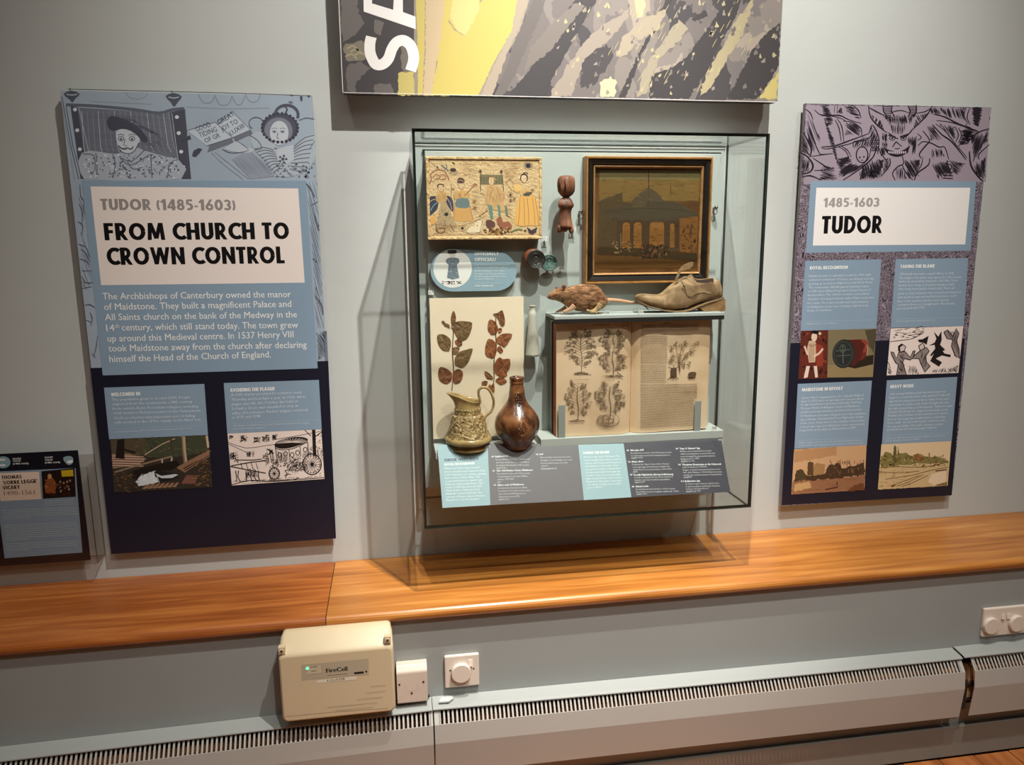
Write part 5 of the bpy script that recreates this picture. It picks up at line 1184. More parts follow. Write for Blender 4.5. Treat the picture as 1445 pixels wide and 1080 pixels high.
for k in range(4): A.line((160,126,100),5,[(720+k*20,815+k*12),(1016,655+k*16)])
A.poly((206,214,216),[(310,945),(360,890),(500,838),(530,950),(420,975),(345,990)],0,5); A.poly((30,30,34),[(490,850),(560,840),(640,860),(730,870),(720,910),(640,935),(560,945),(500,900)],1); A.poly((200,206,208),[(500,865),(560,890),(690,872),(720,880),(660,910),(560,912),(520,890)],1)
for i in range(24): x=Q.uniform(330,520); A.line((240,244,244),3,[(x,Q.uniform(870,960)),(x+20,Q.uniform(870,960))])
for k in range(7): A.poly((152,116,92),[(370+k*48,1012-k*3),(440+k*44,965-k*2),(462+k*44,964-k*2),(408+k*48,1016-k*3)])
for k in range(5): A.poly((124,84,70),[(750+k*26,960),(800+k*24,880),(818+k*24,885),(772+k*26,970)])
for i in range(110): x=Q.uniform(115,330); y=Q.uniform(850,1040); A.line(Q.choice([(96,88,62),(60,50,38),(140,100,64),(120,84,50),(40,36,30)]),5,[(x,y),(x+Q.uniform(-30,30),y+Q.uniform(-12,12))])
for i in range(90): x=Q.uniform(880,1035); y=Q.uniform(740,985); A.line(Q.choice([(140,112,56),(90,66,44),(60,50,40),(160,130,80),(116,70,50)]),6,[(x,y),(x+Q.uniform(-34,10),y+Q.uniform(-14,14))])
# woodcut of the waggon
A.lwm=1.35
A.z(*zB).poly((238,224,214),[(75,487),(968,447),(998,918),(116,982)]); A.up(); K=(34,28,26)
A.line(K,4,[(80,570),(250,625),(420,604),(560,585)],2); A.line(K,4,[(500,548),(700,515),(880,482),(970,462)],2); A.line(K,4,[(80,585),(200,640),(260,668)],2)
for (x,y,r_) in ((225,535,34),(350,545,28),(440,530,36),(520,520,24),(110,520,20),(130,700,34),(280,680,26),(480,660,34)):
    for k in range(16): A.line(K,Q.uniform(3,7),[(x+Q.uniform(-r_,r_),y+Q.uniform(-r_,r_)),(x+Q.uniform(-r_,r_),y+Q.uniform(-r_,r_))])
A.poly(K,[(525,590),(560,555),(660,527),(760,517),(825,530),(840,555),(780,590),(680,622),(600,632),(545,622)],2)
A.up()
for k in range(15): a_=math.radians(180+k*13); A.line((238,224,214),2.6,[(690,570),(690+150*math.cos(a_+.05),578+50*math.sin(a_*1.0)-(k-7)*.4)],taper=0)
A.line(K,6,[(525,590),(540,628),(610,642),(720,622),(838,566)],3); A.line(K,6,[(530,610),(548,760)]); A.line(K,6,[(838,570),(846,700)]); A.line(K,5,[(660,640),(668,740)]); A.line(K,5,[(765,610),(772,700)])
for (x,y) in ((570,690),(628,680),(690,690),(742,670),(815,640)): A.ring(K,6,x,y,18,22); A.hatch(K,3.5,[(x-26,y+22),(x+26,y+22),(x+34,y+80),(x-34,y+80)],60,7,.1,Q)
for (x,y,w_,h_) in ((440,720,60,90),(510,770,50,80),(560,780,60,40),(680,800,130,90),(760,780,120,110),(640,870,40,70),(300,860,110,60),(160,740,60,40)):
    for k in range(int(w_*h_/150)): xx=x+Q.uniform(-w_/2,w_/2); yy=y+Q.uniform(-h_/2,h_/2); A.line(K,Q.uniform(3,6),[(xx,yy),(xx+Q.uniform(-18,18),yy+Q.uniform(-20,20))])
for (x,y,r_,n_) in ((520,868,50,12),(880,780,88,18)):
    A.ring(K,8,x,y,r_,r_*1.12,n=30); A.ring(K,3,x,y,r_*.82,r_*.92,n=26); A.ell(K,x,y,r_*.16,r_*.18)
    for k in range(n_): a_=2*math.pi*k/n_; A.line(K,3.6,[(x,y),(x+r_*.95*math.cos(a_),y+r_*1.05*math.sin(a_))])
A.line(K,8,[(110,795),(300,760),(440,745)]); A.line(K,8,[(100,800),(250,830),(440,865)]); A.line(K,7,[(150,740),(310,740),(400,730)]);
for x in (200,250,300,345): A.line(K,5,[(x,765),(x+20,830)])
for x in (150,180,250,300,340,370): A.line(K,7,[(x,840),(x+Q.uniform(-14,20),900),(x+Q.uniform(-10,24),945)],2)
A.line(K,6,[(116,975),(280,935),(440,940),(700,930),(995,905)],3); A.line(K,24,[(895,450),(905,700)]); A.line(K,6,[(905,520),(975,470)]); A.line(K,6,[(810,455),(870,510)])
for i in range(40): x=Q.uniform(900,990); y=Q.uniform(480,900); A.line(K,4,[(x,y),(x+Q.uniform(-20,10),y+Q.uniform(-24,24))])
for P_,g_ in (([(90,660),(170,650),(180,730),(90,740)],60),([(430,640),(500,630),(540,780),(440,800)],80),([(545,640),(640,650),(650,780),(550,770)],100),([(650,760),(840,740),(850,860),(680,880)],70),([(180,500),(270,520),(260,570),(190,560)],50),([(400,510),(470,510),(480,570),(400,575)],110),([(240,840),(360,850),(370,910),(240,920)],60),([(900,640),(985,600),(990,760),(910,740)],80),([(500,490),(550,490),(550,530),(500,530)],70),([(330,520),(390,520),(390,580),(320,580)],60),([(270,640),(330,640),(330,720),(270,720)],85),([(850,610),(900,600),(890,690),(830,700)],30),([(120,940),(980,900),(985,915),(120,970)],176)):
    A.hatch(K,4,P_,g_,10,.1,Q,4)
for i in range(26): x=Q.uniform(130,980); y=Q.uniform(905,940); A.line(K,3,[(x,y+ (500-x)*.03),(x+30,y+(500-x)*.03-3)])
A.lwm=1; A.build('panel_print',lp)

# ---------------- right panel
ET=ramp_mat('woodcut_print',[(0,(158,146,158)),(.36,(40,34,44)),(.40,(158,146,158)),(.43,(40,34,44)),(.46,(158,146,158)),(.485,(40,34,44)),(.515,(150,138,150)),(.545,(40,34,44)),(.575,(158,146,158)),(.61,(40,34,44)),(.66,(158,146,158))],scale=(1,1,.75),nscale=24,detail=3,dist=2.2,rough=.45,const=True)
rp=board('graphic_panel','tall right graphic panel headed Tudor over a mauve woodcut of a horned beast',1.1550,1.7340,.6870,1.8570,YP,ET,mat((120,112,118),.5))
A=Art(planeY(YP),.42)
A.poly(NAVY,[(1115.6,484.3),(1361.5,477.5),(1343,699.3),(1103,713.4)])
MV=(158,146,158); K=(34,28,38)
A.poly(MV,[(1137.5,148.2),(1398.2,152.2),(1391,257),(1134,260)])
A.up().z(1120,140,5.161); A.hw=2.1; A.lwm=1.25
A.hatch(K,4,[(190,40),(260,45),(300,180),(240,200),(215,120)],8,8,.0,Q,3); A.hatch(K,4,[(215,120),(250,190),(300,300),(330,480),(300,430),(255,300)],6,8,0,Q,3)
for P_,w_ in (([(80,70),(120,100),(140,150)],8),([(105,165),(130,260),(180,380),(205,402),(290,395)],7),([(150,78),(210,120),(330,118),(400,150),(495,178)],9),([(190,110),(320,132),(390,165)],6),([(300,40),(296,100)],6),([(320,40),(316,104)],6),([(335,60),(350,74),(338,90)],6),([(420,40),(470,80),(490,140)],8),([(315,140),(350,200),(366,315)],7),([(300,150),(330,210),(346,310)],7),([(360,160),(430,170),(490,215),(495,270)],8),([(205,348),(300,340),(400,305),(550,250)],10),([(200,352),(250,362),(410,325),(540,280)],7),([(340,340),(390,370),(420,425)],7),([(320,345),(375,375),(405,430)],7),([(50,390),(100,420),(140,480),(120,530),(60,548)],12),([(70,240),(100,300),(128,360),(120,420)],12),([(140,430),(200,470),(250,512),(150,520)],9),([(60,570),(120,558),(200,590)],10),([(110,420),(180,410),(280,398)],6)):
    A.line(K,w_,P_,3,taper=.5)
A.hatch(K,4,[(360,165),(430,172),(490,215),(497,275),(440,268),(375,262)],35,8,.1,Q,2); A.hatch(K,4,[(365,55),(420,45),(485,95),(485,150),(440,130),(380,90)],15,9,.15,Q,2)
A.hatch(K,5,[(330,530),(440,450),(520,480),(390,560),(320,570)],-35,7,0,Q,2); A.hatch(K,4,[(300,430),(400,420),(430,450),(350,520),(320,500)],10,8,.1,Q)
# head
A.up().poly(MV,[(545,60),(640,110),(700,95),(790,85),(880,105),(990,70),(975,180),(880,230),(850,330),(830,400),(740,420),(670,390),(640,320),(560,230),(545,150)],2)
for P_,w_ in (([(650,40),(655,90),(690,140)],8),([(718,45),(712,85),(735,128)],8),([(830,45),(850,90),(830,130)],8),([(893,40),(893,90),(872,135)],8),([(545,50),(560,130),(620,200),(680,245)],9),([(545,60),(600,90),(660,120)],9),([(1010,50),(960,130),(850,235)],9),([(880,105),(960,90),(1005,60)],7),([(700,105),(740,88),(790,84),(850,105)],7),([(690,245),(730,275),(762,290)],9),([(860,230),(820,270),(785,282)],9),([(655,350),(690,395),(750,415),(810,395),(845,340)],11),([(680,372),(720,385),(790,378),(840,345)],6),([(720,350),(735,325),(748,312),(762,325),(788,345)],8),([(735,360),(755,362),(775,355)],6),([(760,180),(762,250)],6)):
    A.line(K,w_,P_,3,taper=.4)
for k in range(7): A.line(K,5,[(652+k*3,55+k*13),(716-k*1,52+k*13)],1) ; A.line(K,5,[(832+k*2,52+k*11),(894-k,50+k*12)],1)
for x in (718,800): A.ring(K,5,x,284,20,16); A.ell(K,x,284,8,8)
A.line(K,9,[(690,262),(740,275)]); A.line(K,9,[(775,275),(835,255)])
A.up().poly(K,[(662,355),(700,372),(760,384),(815,370),(846,338),(832,392),(770,418),(700,404)],1); A.up()
for k in range(9): A.poly((186,174,182),[(688+k*15,378+3*math.sin(k)),(700+k*15,380),(699+k*15,402-abs(k-4)*2),(690+k*15,401-abs(k-4)*2)])

for P_ in ([(560,110),(640,150),(660,230),(600,200)],[(640,110),(880,110),(860,180),(780,200),(700,190)],[(890,110),(980,100),(950,170),(870,220)],[(640,240),(680,250),(680,330),(650,310)]): A.hatch(K,4,P_,Q.choice([60,80,110]),9,.1,Q,3)
for P_ in ([(500,470),(600,430),(660,440),(640,560),(480,590)],[(800,440),(920,440),(920,560),(840,590)],[(1000,470),(1120,440),(1160,560),(1060,590)],[(620,350),(650,340),(670,420),(640,420)],[(860,280),(900,260),(890,420),(860,420)]): A.hatch(K,4.5,P_,Q.choice([75,95,60]),8,.02,Q,3)
for P_,w_ in (([(548,250),(570,190),(600,230),(622,300),(612,400)],8),([(605,330),(580,420),(480,510),(360,590)],9),([(560,360),(540,440),(440,520)],6),([(700,430),(700,480),(640,560)],8),([(790,410),(800,470),(760,490),(720,540),(740,590)],8),([(790,480),(820,540),(870,590)],8),([(940,230),(990,300),(960,340),(915,400),(930,430)],9),([(905,340),(940,310),(1000,320),(1060,350),(1100,350),(1130,440)],8),([(990,430),(980,480),(900,540),(880,590)],9),([(940,420),(930,480),(880,560)],6),([(1130,470),(1150,500),(1100,560)],7),([(435,350),(440,310),(520,300),(570,260)],8),([(640,400),(670,440),(690,430)],8),([(900,250),(930,280),(900,300)],6)):
    A.line(K,w_,P_,3,taper=.4)
A.poly(MV,[(450,370),(480,345),(540,350),(545,420),(490,470),(460,430)],2); A.ring(K,7,498,405,42,58); A.ell(K,482,425,7,6); A.ell(K,512,420,7,6); A.line(K,5,[(490,445),(506,444)])
for i in range(16): A.line(K,5,[(440+i*8,360-Q.uniform(0,20)),(450+i*8,335-Q.uniform(0,30)),(470+i*7,300-Q.uniform(0,30))],2,taper=.7)
for k in range(3):
  for j in range(4): A.ring(K,5,570+j*14,310+k*28,8,11)
# right wing
for P_,w_ in (([(1020,110),(1100,130),(1200,180),(1340,232)],10),([(1040,155),(1150,170),(1240,200),(1345,238)],7),([(1010,185),(1080,260),(1150,310),(1255,440)],10),([(1035,180),(1110,240),(1180,330),(1262,425)],7),([(1255,60),(1240,120),(1270,180)],7),([(1285,60),(1262,130),(1285,185)],7),([(1175,200),(1200,260),(1180,310)],7),([(1200,210),(1222,260),(1200,320)],7),([(1255,330),(1330,250),(1425,215)],9),([(1280,380),(1290,480),(1340,560),(1380,600)],12),([(1425,330),(1350,400),(1350,440)],8),([(1430,130),(1425,150)],7)): A.line(K,w_,P_,3,taper=.4)
A.hatch(K,4.5,[(1050,60),(1240,58),(1250,170),(1110,130)],70,10,.15,Q,2); A.hatch(K,5,[(1290,60),(1390,60),(1350,200),(1300,180)],0,7,.0,Q,3); A.hatch(K,4.5,[(1050,170),(1170,200),(1180,300),(1120,250)],60,10,.1,Q,2); A.hatch(K,5,[(1220,220),(1320,240),(1260,330),(1200,340)],10,8,0,Q,3); A.hatch(K,5,[(1290,260),(1420,220),(1410,300),(1300,470)],110,9,.05,Q,3); A.hatch(K,5,[(1310,470),(1400,420),(1400,590),(1350,590)],70,8,.05,Q,3)
for y in (530,555,575): A.line(K,7,[(1090,y),(1160,y+4)])
# more shading round the beast
for P_,g_ in (([(85,80),(140,160),(200,300),(150,400),(100,300)],70),([(50,250),(110,330),(120,420),(60,380)],50),([(60,440),(120,430),(110,540),(60,560)],100),([(200,480),(300,500),(320,590),(180,590)],20),([(340,60),(360,100),(345,110),(310,100)],90),([(550,480),(640,470),(640,590),(560,590)],85),([(660,430),(700,440),(690,520),(650,540)],60),([(740,500),(790,480),(830,590),(750,590)],95),([(1000,350),(1080,360),(1100,420),(1010,440)],80),([(1130,440),(1250,470),(1200,560),(1150,520)],40),([(990,60),(1040,60),(1080,120),(1000,110)],60),([(960,180),(1020,200),(1080,300),(1000,300)],50),([(560,190),(620,260),(600,330),(555,300)],110),([(1250,180),(1340,240),(1270,330),(1230,260)],20),([(700,180),(820,180),(800,260),(720,260)],95),([(640,300),(690,320),(680,370),(645,350)],70),([(830,280),(880,260),(860,350),(835,340)],100),([(480,520),(640,500),(600,590),(480,590)],95)):
    A.hatch(K,3.2,P_,g_,8,.05,Q,3)
# blocks
A.hw=1; A.lwm=1; A.z().up(3).poly(BT,[(1144,255.7),(1377.6,256),(1369.6,354),(1137,357)]); A.up().poly((246,240,236),[(1152,265),(1369.3,265),(1362,345),(1147,346.6)]); A.up()
A.heavy((164,158,156),'1485-1603',1162,292.6,1240.4,292,13.2); A.heavy((8,8,10),'TUDOR',1158.8,330,1244,329,25)
zC=(1115,365,5.667)
block(A,BT,[(1136.3,368.3),(1243.7,366),(1236.7,464.4),(1130,467)],zC,'ROYAL RECOGNITION',(157,460),(88,82),(('Maidstone was recognisably a town by 1500, with',150,645,148,136),('a planned settlement of houses, workshops and inns',150,672,178,167),('growing up around the High Street and Week Street.',148,662,210,196),('The community officially gained municipal status',148,630,240,228),('in 1549 when Edward VI granted a Royal Charter of',145,645,270,258),('Incorporation. The Charter created a new political',142,630,300,288),('structure of local government, with a Mayor and power',142,672,332,318),('for courts. The town now also had representation',138,625,365,352),('in Parliament, as two men of status could sit in the',138,628,395,382),('House of Commons.',135,332,425,418)),((120,690,503,490),),(('Edward VI and the seal of Maidstone',130,387,528,522),),h=3.0,th=4.6)
block(A,BT,[(1264,366),(1366.3,364),(1360,460),(1257,462.7)],zC,'TAKING THE BLAME',(880,1155),(76,72),(('Witchcraft was made a capital offence in 1542.',875,1312,132,125),('The height of the witch craze was in the 17th century,',872,1370,163,155),('fuelled by uncertainty during the Civil War. Seven',868,1340,192,182),('women were hung on Penenden Heath in 1652',865,1312,222,215),('after being found guilty of witchcraft. Their evil',865,1312,252,243),("spirits or 'imps' included a male horned beast sharpened",862,1365,288,275),('with words in Latin and used hurt men due to an ill',860,1322,318,305),('Most of the executed witches were women,',857,1272,350,338),('sometimes from poor backgrounds. The law was',855,1315,378,366),('not repealed until 1951.',852,1080,408,398)),((835,1390,482,472),),(('Print from a popular history of witches and wizards, c.1720',850,1160,507,498),),h=3.0,th=4.6)
zD=(1110,530,5.667)
block(A,BT,[(1125.8,542),(1230.4,537.3),(1223.3,629),(1121,633.8)],zD,'MAIDSTONE IN REVOLT',(122,448),(128,115),(("Queen Mary's engagement to the Catholic Philip of",118,615,188,165),('Spain in 1553 led to an uprising over concern about',115,615,215,193),('foreign interference and papal authority returning.',112,600,242,220),('Thomas Wyatt of Allington Castle led Maidstone',112,588,272,250),('rebellion but was defeated, arrested and executed.',110,600,302,278),('76 Maidstone men were charged, more than anywhere',110,635,332,310),('else in Britain. They included Peter Maplesden, holder',108,615,362,338),('of the court. Some were in the rebellion. Persecution',107,622,390,367),('of those who rejected Catholicism led to seven people',105,622,420,395),('being burnt at the stake at Fairmeadow in 1557.',103,558,448,425)),((95,645,520,498),),(('Allington Castle, seen across the river, a watercolour painting by an artist',95,610,545,522),('of the 1800s, reproduced from the collection of the museum',95,610,568,545)),h=2.9,th=4.6)
block(A,BT,[(1251.5,537),(1351,532),(1343,623),(1244.4,627.5)],zD,'HEAVY WORK',(828,1015),(103,95),(('16th century Maidstone had important industries.',828,1275,157,135),('Ragstone, a hard limestone, was quarried locally and',820,1305,187,160),('exported to many places as far as Calais. It was used',818,1295,215,193),('extensively, in nearby Leeds Castle, Farleigh weir and',817,1290,245,222),('the 14th century Palace of Westminster. Timber brought',815,1322,275,250),('from the Weald was also shipped downstream on the',812,1290,302,280),('Medway. Fine ironware on the riverside were carried',810,1285,330,308),('by boat, the barge was usually hauled, occasionally',808,1270,360,337),('horse-walk. Goods loaded went out from town,',807,1270,388,365),('the quay and timber. The castle, and piers, coaxed,',805,1250,417,395),('and hundreds of boats every year required.',803,1200,443,422)),((795,1300,480,462),),(('Timber on the Medway wharf near the gardens, Maidstone, a sketch in wash',795,1265,510,485),('and chalk, about 1800',795,1070,530,515)),h=2.9,th=4.6)
# pictures
A.z(*zC).poly((96,44,34),[(88,578),(305,572),(297,958),(65,965)]); A.poly((130,118,88),[(305,572),(690,560),(662,948),(297,952)]); A.up()
for i in range(60): A.ell(Q.choice([(60,22,18),(140,70,40),(36,16,16),(110,56,36)]),Q.uniform(88,292),Q.uniform(590,950),10,12,7)
A.up().poly((108,44,34),[(125,690),(180,640),(230,650),(285,700),(268,800),(240,870),(195,868),(150,840),(95,865),(85,800),(120,760)],1); A.poly((206,176,146),[(150,660),(190,650),(215,690),(200,830),(150,832),(135,720)],1); A.poly((230,206,180),[(178,600),(212,605),(214,640),(195,665),(170,640)],2); A.poly((28,20,22),[(165,590),(200,575),(230,590),(225,606),(180,600)],2); A.ell((226,196,160),238,600,12,12)
A.poly((150,60,44),[(205,680),(262,700),(262,860),(210,866)],1); A.line((226,200,176),16,[(262,720),(230,760),(180,785)],2); A.line((226,200,176),14,[(115,700),(140,770)],2); A.poly((232,214,196),[(130,860),(158,860),(140,950),(108,958)],0); A.poly((232,214,196),[(188,860),(215,860),(222,950),(200,952)],0); A.line((120,90,60),5,[(150,690),(180,700),(205,686)],2)
for x in (160,172,186): A.line((150,116,84),4,[(x,680),(x-4,820)])
A.poly((150,132,92),[(300,850),(664,850),(662,948),(297,952)]); A.poly((84,76,56),[(600,572),(690,562),(670,760),(630,700)],0,4); A.poly((46,36,26),[(430,860),(560,790),(668,770),(664,845),(520,880)],1)
A.up().ell((112,44,34),555,730,66,84,28); A.ell((146,66,48),590,700,34,54,20); A.poly((88,34,30),[(440,650),(560,648),(600,690),(560,810),(500,870)],1); A.ell((44,48,46),428,762,90,116,34,rot=8); A.up().ring((74,80,76),5,425,762,74,98,n=30); A.line((98,106,98),5,[(365,740),(480,728)]); A.line((98,106,98),5,[(370,780),(485,772)]); A.line((98,106,98),7,[(420,690),(424,840)],1); A.ring((96,104,98),5,420,720,22,30); A.line((200,170,150),5,[(612,690),(620,730),(612,770)],2)
A.lwm=1.3; A.z(*zC); A.poly((240,226,218),[(805,560),(1385,540),(1345,915),(772,935)]); A.up(); K2=(30,24,26)
for i in range(60): x=Q.uniform(810,1060); y=572+Q.uniform(-8,75)-(x-810)*.1; A.line(K2 if y>600 else (120,104,92),3.2,[(x,y),(x+Q.uniform(8,30),y-4)])
A.line(K2,4,[(800,665),(880,655),(980,640),(1070,590)],3)
def fig(pts,fill,w_=6): A.poly(fill,pts,1); A.up().line(K2,w_,pts+[pts[0]])
GR=(150,138,134)
fig([(870,700),(895,684),(925,705),(912,740),(880,748),(866,730)],(214,200,192)); A.poly(K2,[(864,740),(862,700),(890,680),(905,690),(880,710),(882,748)],1)
fig([(870,750),(920,745),(960,790),(985,740),(1000,735),(985,790),(960,812),(915,800),(900,830),(930,930),(850,932),(865,850),(845,835),(812,770),(806,745),(826,750),(850,800)],GR)
fig([(1028,700),(1060,675),(1075,700),(1070,730),(1040,735)],(214,200,192)); A.poly(K2,[(1020,650),(1060,645),(1108,618),(1092,690),(1060,670),(1035,672)],1)
fig([(1045,735),(1090,710),(1112,740),(1085,780),(1090,830),(1120,860),(1075,910),(1060,870),(1045,840),(1030,800),(975,800),(1000,770)],GR)
A.poly(K2,[(1170,640),(1150,585),(1185,625),(1210,580),(1212,650),(1200,690),(1240,730),(1220,740),(1205,720),(1235,760),(1285,770),(1280,790),(1215,775),(1165,800),(1215,830),(1190,865),(1120,820),(1150,760),(1130,780),(1118,775),(1160,720),(1155,690),(1112,695),(1155,672)],1)
fig([(1230,590),(1260,570),(1300,620),(1330,560),(1350,600),(1330,660),(1350,720),(1355,800),(1320,780),(1290,700),(1300,650),(1255,640)],GR)
for P_ in ([(870,760),(915,760),(925,920),(860,925)],[(1045,740),(1100,740),(1080,890),(1040,830)],[(1250,580),(1340,570),(1350,780),(1300,700)],[(780,800),(800,860),(820,925),(780,930)],[(950,860),(1010,850),(1030,925),(940,928)],[(1140,890),(1240,870),(1260,915),(1130,918)],[(1260,880),(1345,850),(1345,912),(1260,916)]): A.hatch(K2,5,P_,Q.choice([50,80,110]),9,.1,Q,3)
for i in range(10): A.line(K2,5,[(Q.uniform(780,1340),Q.uniform(880,915)),(Q.uniform(780,1340),Q.uniform(880,915))][:1]*1+[(Q.uniform(780,1340),910)]) if False else None
A.lwm=1; A.z(*zD).poly((206,166,124),[(60,592),(640,556),(622,915),(38,952)]); A.up()
A.poly((186,142,100),[(60,600),(400,570),(400,640),(60,700)],0,6); A.poly((150,106,76),[(50,845),(300,830),(625,800),(620,915),(38,952)],0,4); A.poly((196,160,110),[(60,870),(180,850),(200,900),(60,930)],0,5)
A.up().poly((74,54,38),[(60,840),(80,760),(120,750),(140,780),(160,800),(300,790),(340,720),(420,700),(440,745),(520,725),(620,700),(625,800),(300,832),(60,848)],0,8); A.poly((92,70,46),[(165,800),(168,700),(185,690),(215,698),(216,800)],0,3); A.poly((166,130,84),[(216,720),(240,700),(310,712),(300,790),(216,800)],0,3); A.poly((78,66,42),[(80,830),(70,790),(110,748),(150,790),(140,835)],2)
for i in range(60): x=Q.uniform(320,620); y=Q.uniform(700,800); A.line(Q.choice([(120,92,62),(60,44,34),(96,70,50),(150,110,80)]),5,[(x,y),(x+Q.uniform(-6,6),y-Q.uniform(8,40))])
for i in range(16): y=Q.uniform(830,930); x=Q.uniform(60,560); A.line((120,80,56),3,[(x,y),(x+50,y-4)])
A.line((60,36,28),9,[(310,915),(350,905),(410,895)],2); A.line((70,30,26),8,[(403,850),(405,880)]); A.poly((110,70,40),[(480,930),(540,880),(620,860),(620,915)],0,5)
A.z(*zD); A.poly((224,200,160),[(758,552),(1318,526),(1287,882),(730,912)]); A.up(); A.poly((206,180,132),[(745,730),(1300,690),(1287,882),(732,912)],0,4)
A.up().poly((130,122,72),[(750,690),(790,610),(850,640),(900,620),(960,620),(1010,650),(1060,630),(1130,650),(1180,650),(1290,680),(1290,705),(1100,705),(960,715),(760,740)],0,9); A.poly((140,92,56),[(1010,640),(1050,622),(1110,650),(1080,690),(1030,680)],0,5); A.poly((96,92,50),[(852,640),(858,570),(868,556),(878,575),(880,700),(855,700)],0,2); A.poly((110,104,60),[(886,640),(892,566),(902,640)],0,2); A.line((150,120,84),12,[(1140,620),(1142,665)])
for i in range(120): x=Q.uniform(750,1270); y=Q.uniform(640,730); A.ell(Q.choice([(90,86,48),(150,140,84),(120,100,56),(170,150,90),(110,70,44)]),x,y,Q.uniform(4,11),Q.uniform(4,9),6)
A.poly((230,208,176),[(1130,850),(1160,790),(1275,760),(1280,870),(1180,880)]); 
for P_ in ([(745,740),(900,730),(1100,735),(1300,690)],[(790,830),(1000,800),(1150,760),(1290,735)],[(835,885),(900,860),(1060,800)],[(880,885),(960,860),(1090,795)],[(920,890),(1000,862),(1130,800)],[(735,770),(900,780),(1060,765)]): A.line((96,74,44),5,P_,2)
for i in range(60): x=Q.uniform(735,980); y=Q.uniform(735,895); A.line(Q.choice([(150,116,70),(120,90,52),(190,120,90)]),3,[(x,y),(x+Q.uniform(10,30),y-Q.uniform(0,6))])
A.line((90,66,40),9,[(840,890),(870,880)]); A.line((90,66,40),9,[(1190,765),(1280,755)]); A.poly((130,110,60),[(1180,880),(1230,865),(1282,850),(1284,884)],0,3)
A.build('panel_print',rp)

# ---------------- big canvas above the case
q=corners([(479,0),(1104,0),(1097,142.5),(484.5,131.5)],-.060)
zb=(P(484.5,131.5,-.060).z+P(1097,142.5,-.060).z)/2; xa_=P(484.5,131.5,-.060).x; xb_=P(1097,142.5,-.060).x
cv=thing('canvas_banner','large yellow and grey printed canvas with huge white sideways letters, above the case','canvas print',((xa_+xb_)/2,-.06,zb))
CG=(106,99,97); CD=(64,60,62); CM=(124,116,110); CT=(150,139,125); CY=(200,182,98)
PM=ramp_mat('posterised_print',[(0,CD),(.44,CG),(.53,CM),(.62,CT),(.72,(186,174,132))],scale=(1.3,1,.8),nscale=5.5,detail=8,dist=.5,rough=.55,const=True,rot=(0,math.radians(33),0))
m=MB(); m.prismY([(xa_,zb),(xb_,zb),(xb_,zb+1.1),(xa_,zb+1.1)],-.060,-.025,PM,mat((60,52,50),.6)); m.build('canvas',cv)
m=MB(); m.box(xa_+.004,xb_-.012,-.0248,-.0005,zb+.004,zb+1.09,mat((40,34,30),.7)); m.build('stretcher_frame',cv)
m=MB(); m.box(xa_-.0012,xb_+.0012,-.0608,-.0598,zb-.0014,zb-.0002,mat((236,230,224),.5)); m.box(xa_-.0016,xa_-.0002,-.0608,-.0598,zb,zb+1.1,mat((236,230,224),.5)); m.build('pale_edge',cv)
A=Art(planeY(-.060),.5); A.gain=(.93,.93,.92); A.lay=16
A.z(460,0,2.19)
A.poly(CD,[(42,-40),(285,-40),(288,295),(52,290)],0,0)
A.up().poly(CG,[(42,-40),(110,-40),(95,20),(120,70),(90,110),(50,130),(46,60)],0,5); A.poly((128,120,104),[(60,135),(110,125),(135,150),(120,185),(70,190),(55,160)],0,5); A.poly(CG,[(70,200),(110,190),(140,210),(120,230),(95,250),(90,290),(66,280),(60,230)],0,4); A.poly(CG,[(150,262),(200,258),(210,290),(150,292)],0,4); A.poly((116,108,100),[(235,130),(275,150),(270,220),(240,225),(230,180)],0,4); A.poly((110,104,100),[(150,60),(180,70),(170,110),(150,100)],0,5)
for (x,y) in ((85,150),(80,175),(110,170),(95,160)): A.line((164,152,122),5,[(x-20,y),(x,y-8),(x+16,y+8)],3)
A.up().poly(CT,[(272,-40),(640,-40),(600,100),(480,296),(272,294)],0,0); A.poly((196,180,108),[(225,225),(272,222),(275,295),(222,294)],0,3)
A.up().poly(CY,[(276,-40),(306,-40),(305,160),(298,295),(284,295),(283,120)],0,1.5); A.poly((198,176,140),[(308,-40),(372,-40),(370,110),(340,200),(328,295),(300,295),(308,150)],0,2.5); A.poly(CY,[(372,-40),(470,-40),(480,20),(430,110),(400,90),(378,60),(345,200)],0,3); A.poly(CY,[(372,60),(400,95),(430,110),(470,30),(500,-40),(630,-40),(580,90),(520,190),(470,296),(325,296),(345,190)],0,2)
A.poly((216,196,128),[(400,-40),(480,-40),(470,40),(432,108),(405,95),(385,50)],0,3)
A.up().poly((168,154,136),[(600,-40),(640,-40),(600,80),(560,160),(515,296),(478,296),(520,200),(575,90)],0,3)
A.poly(CG,[(655,-40),(690,-40),(660,60),(610,170),(580,240),(545,298),(520,298),(560,200),(585,120),(620,50)],0,2.5)
for P_ in ([(800,-40),(860,-40),(800,60),(750,150),(700,240),(680,300),(560,299),(600,250),(640,200),(690,120),(740,40)],[(1066,-40),(1090,-40),(1030,70),(980,160),(950,240),(925,302),(905,302),(950,200),(985,130),(1030,40)],[(1265,-40),(1300,-40),(1262,60),(1210,150),(1165,240),(1120,306),(1000,303),(1000,230),(1060,215),(1110,180),(1170,100),(1220,30)],[(1403,70),(1400,200),(1380,240),(1330,306),(1240,306),(1290,210),(1320,150),(1365,100)],[(1130,60),(1170,30),(1180,50),(1140,66)]): A.poly(CD,P_,0,3)
for P_ in ([(735,40),(770,10),(800,20),(760,70),(690,160),(640,200),(610,230),(630,150),(690,80)],): A.poly(CM,P_,0,3)
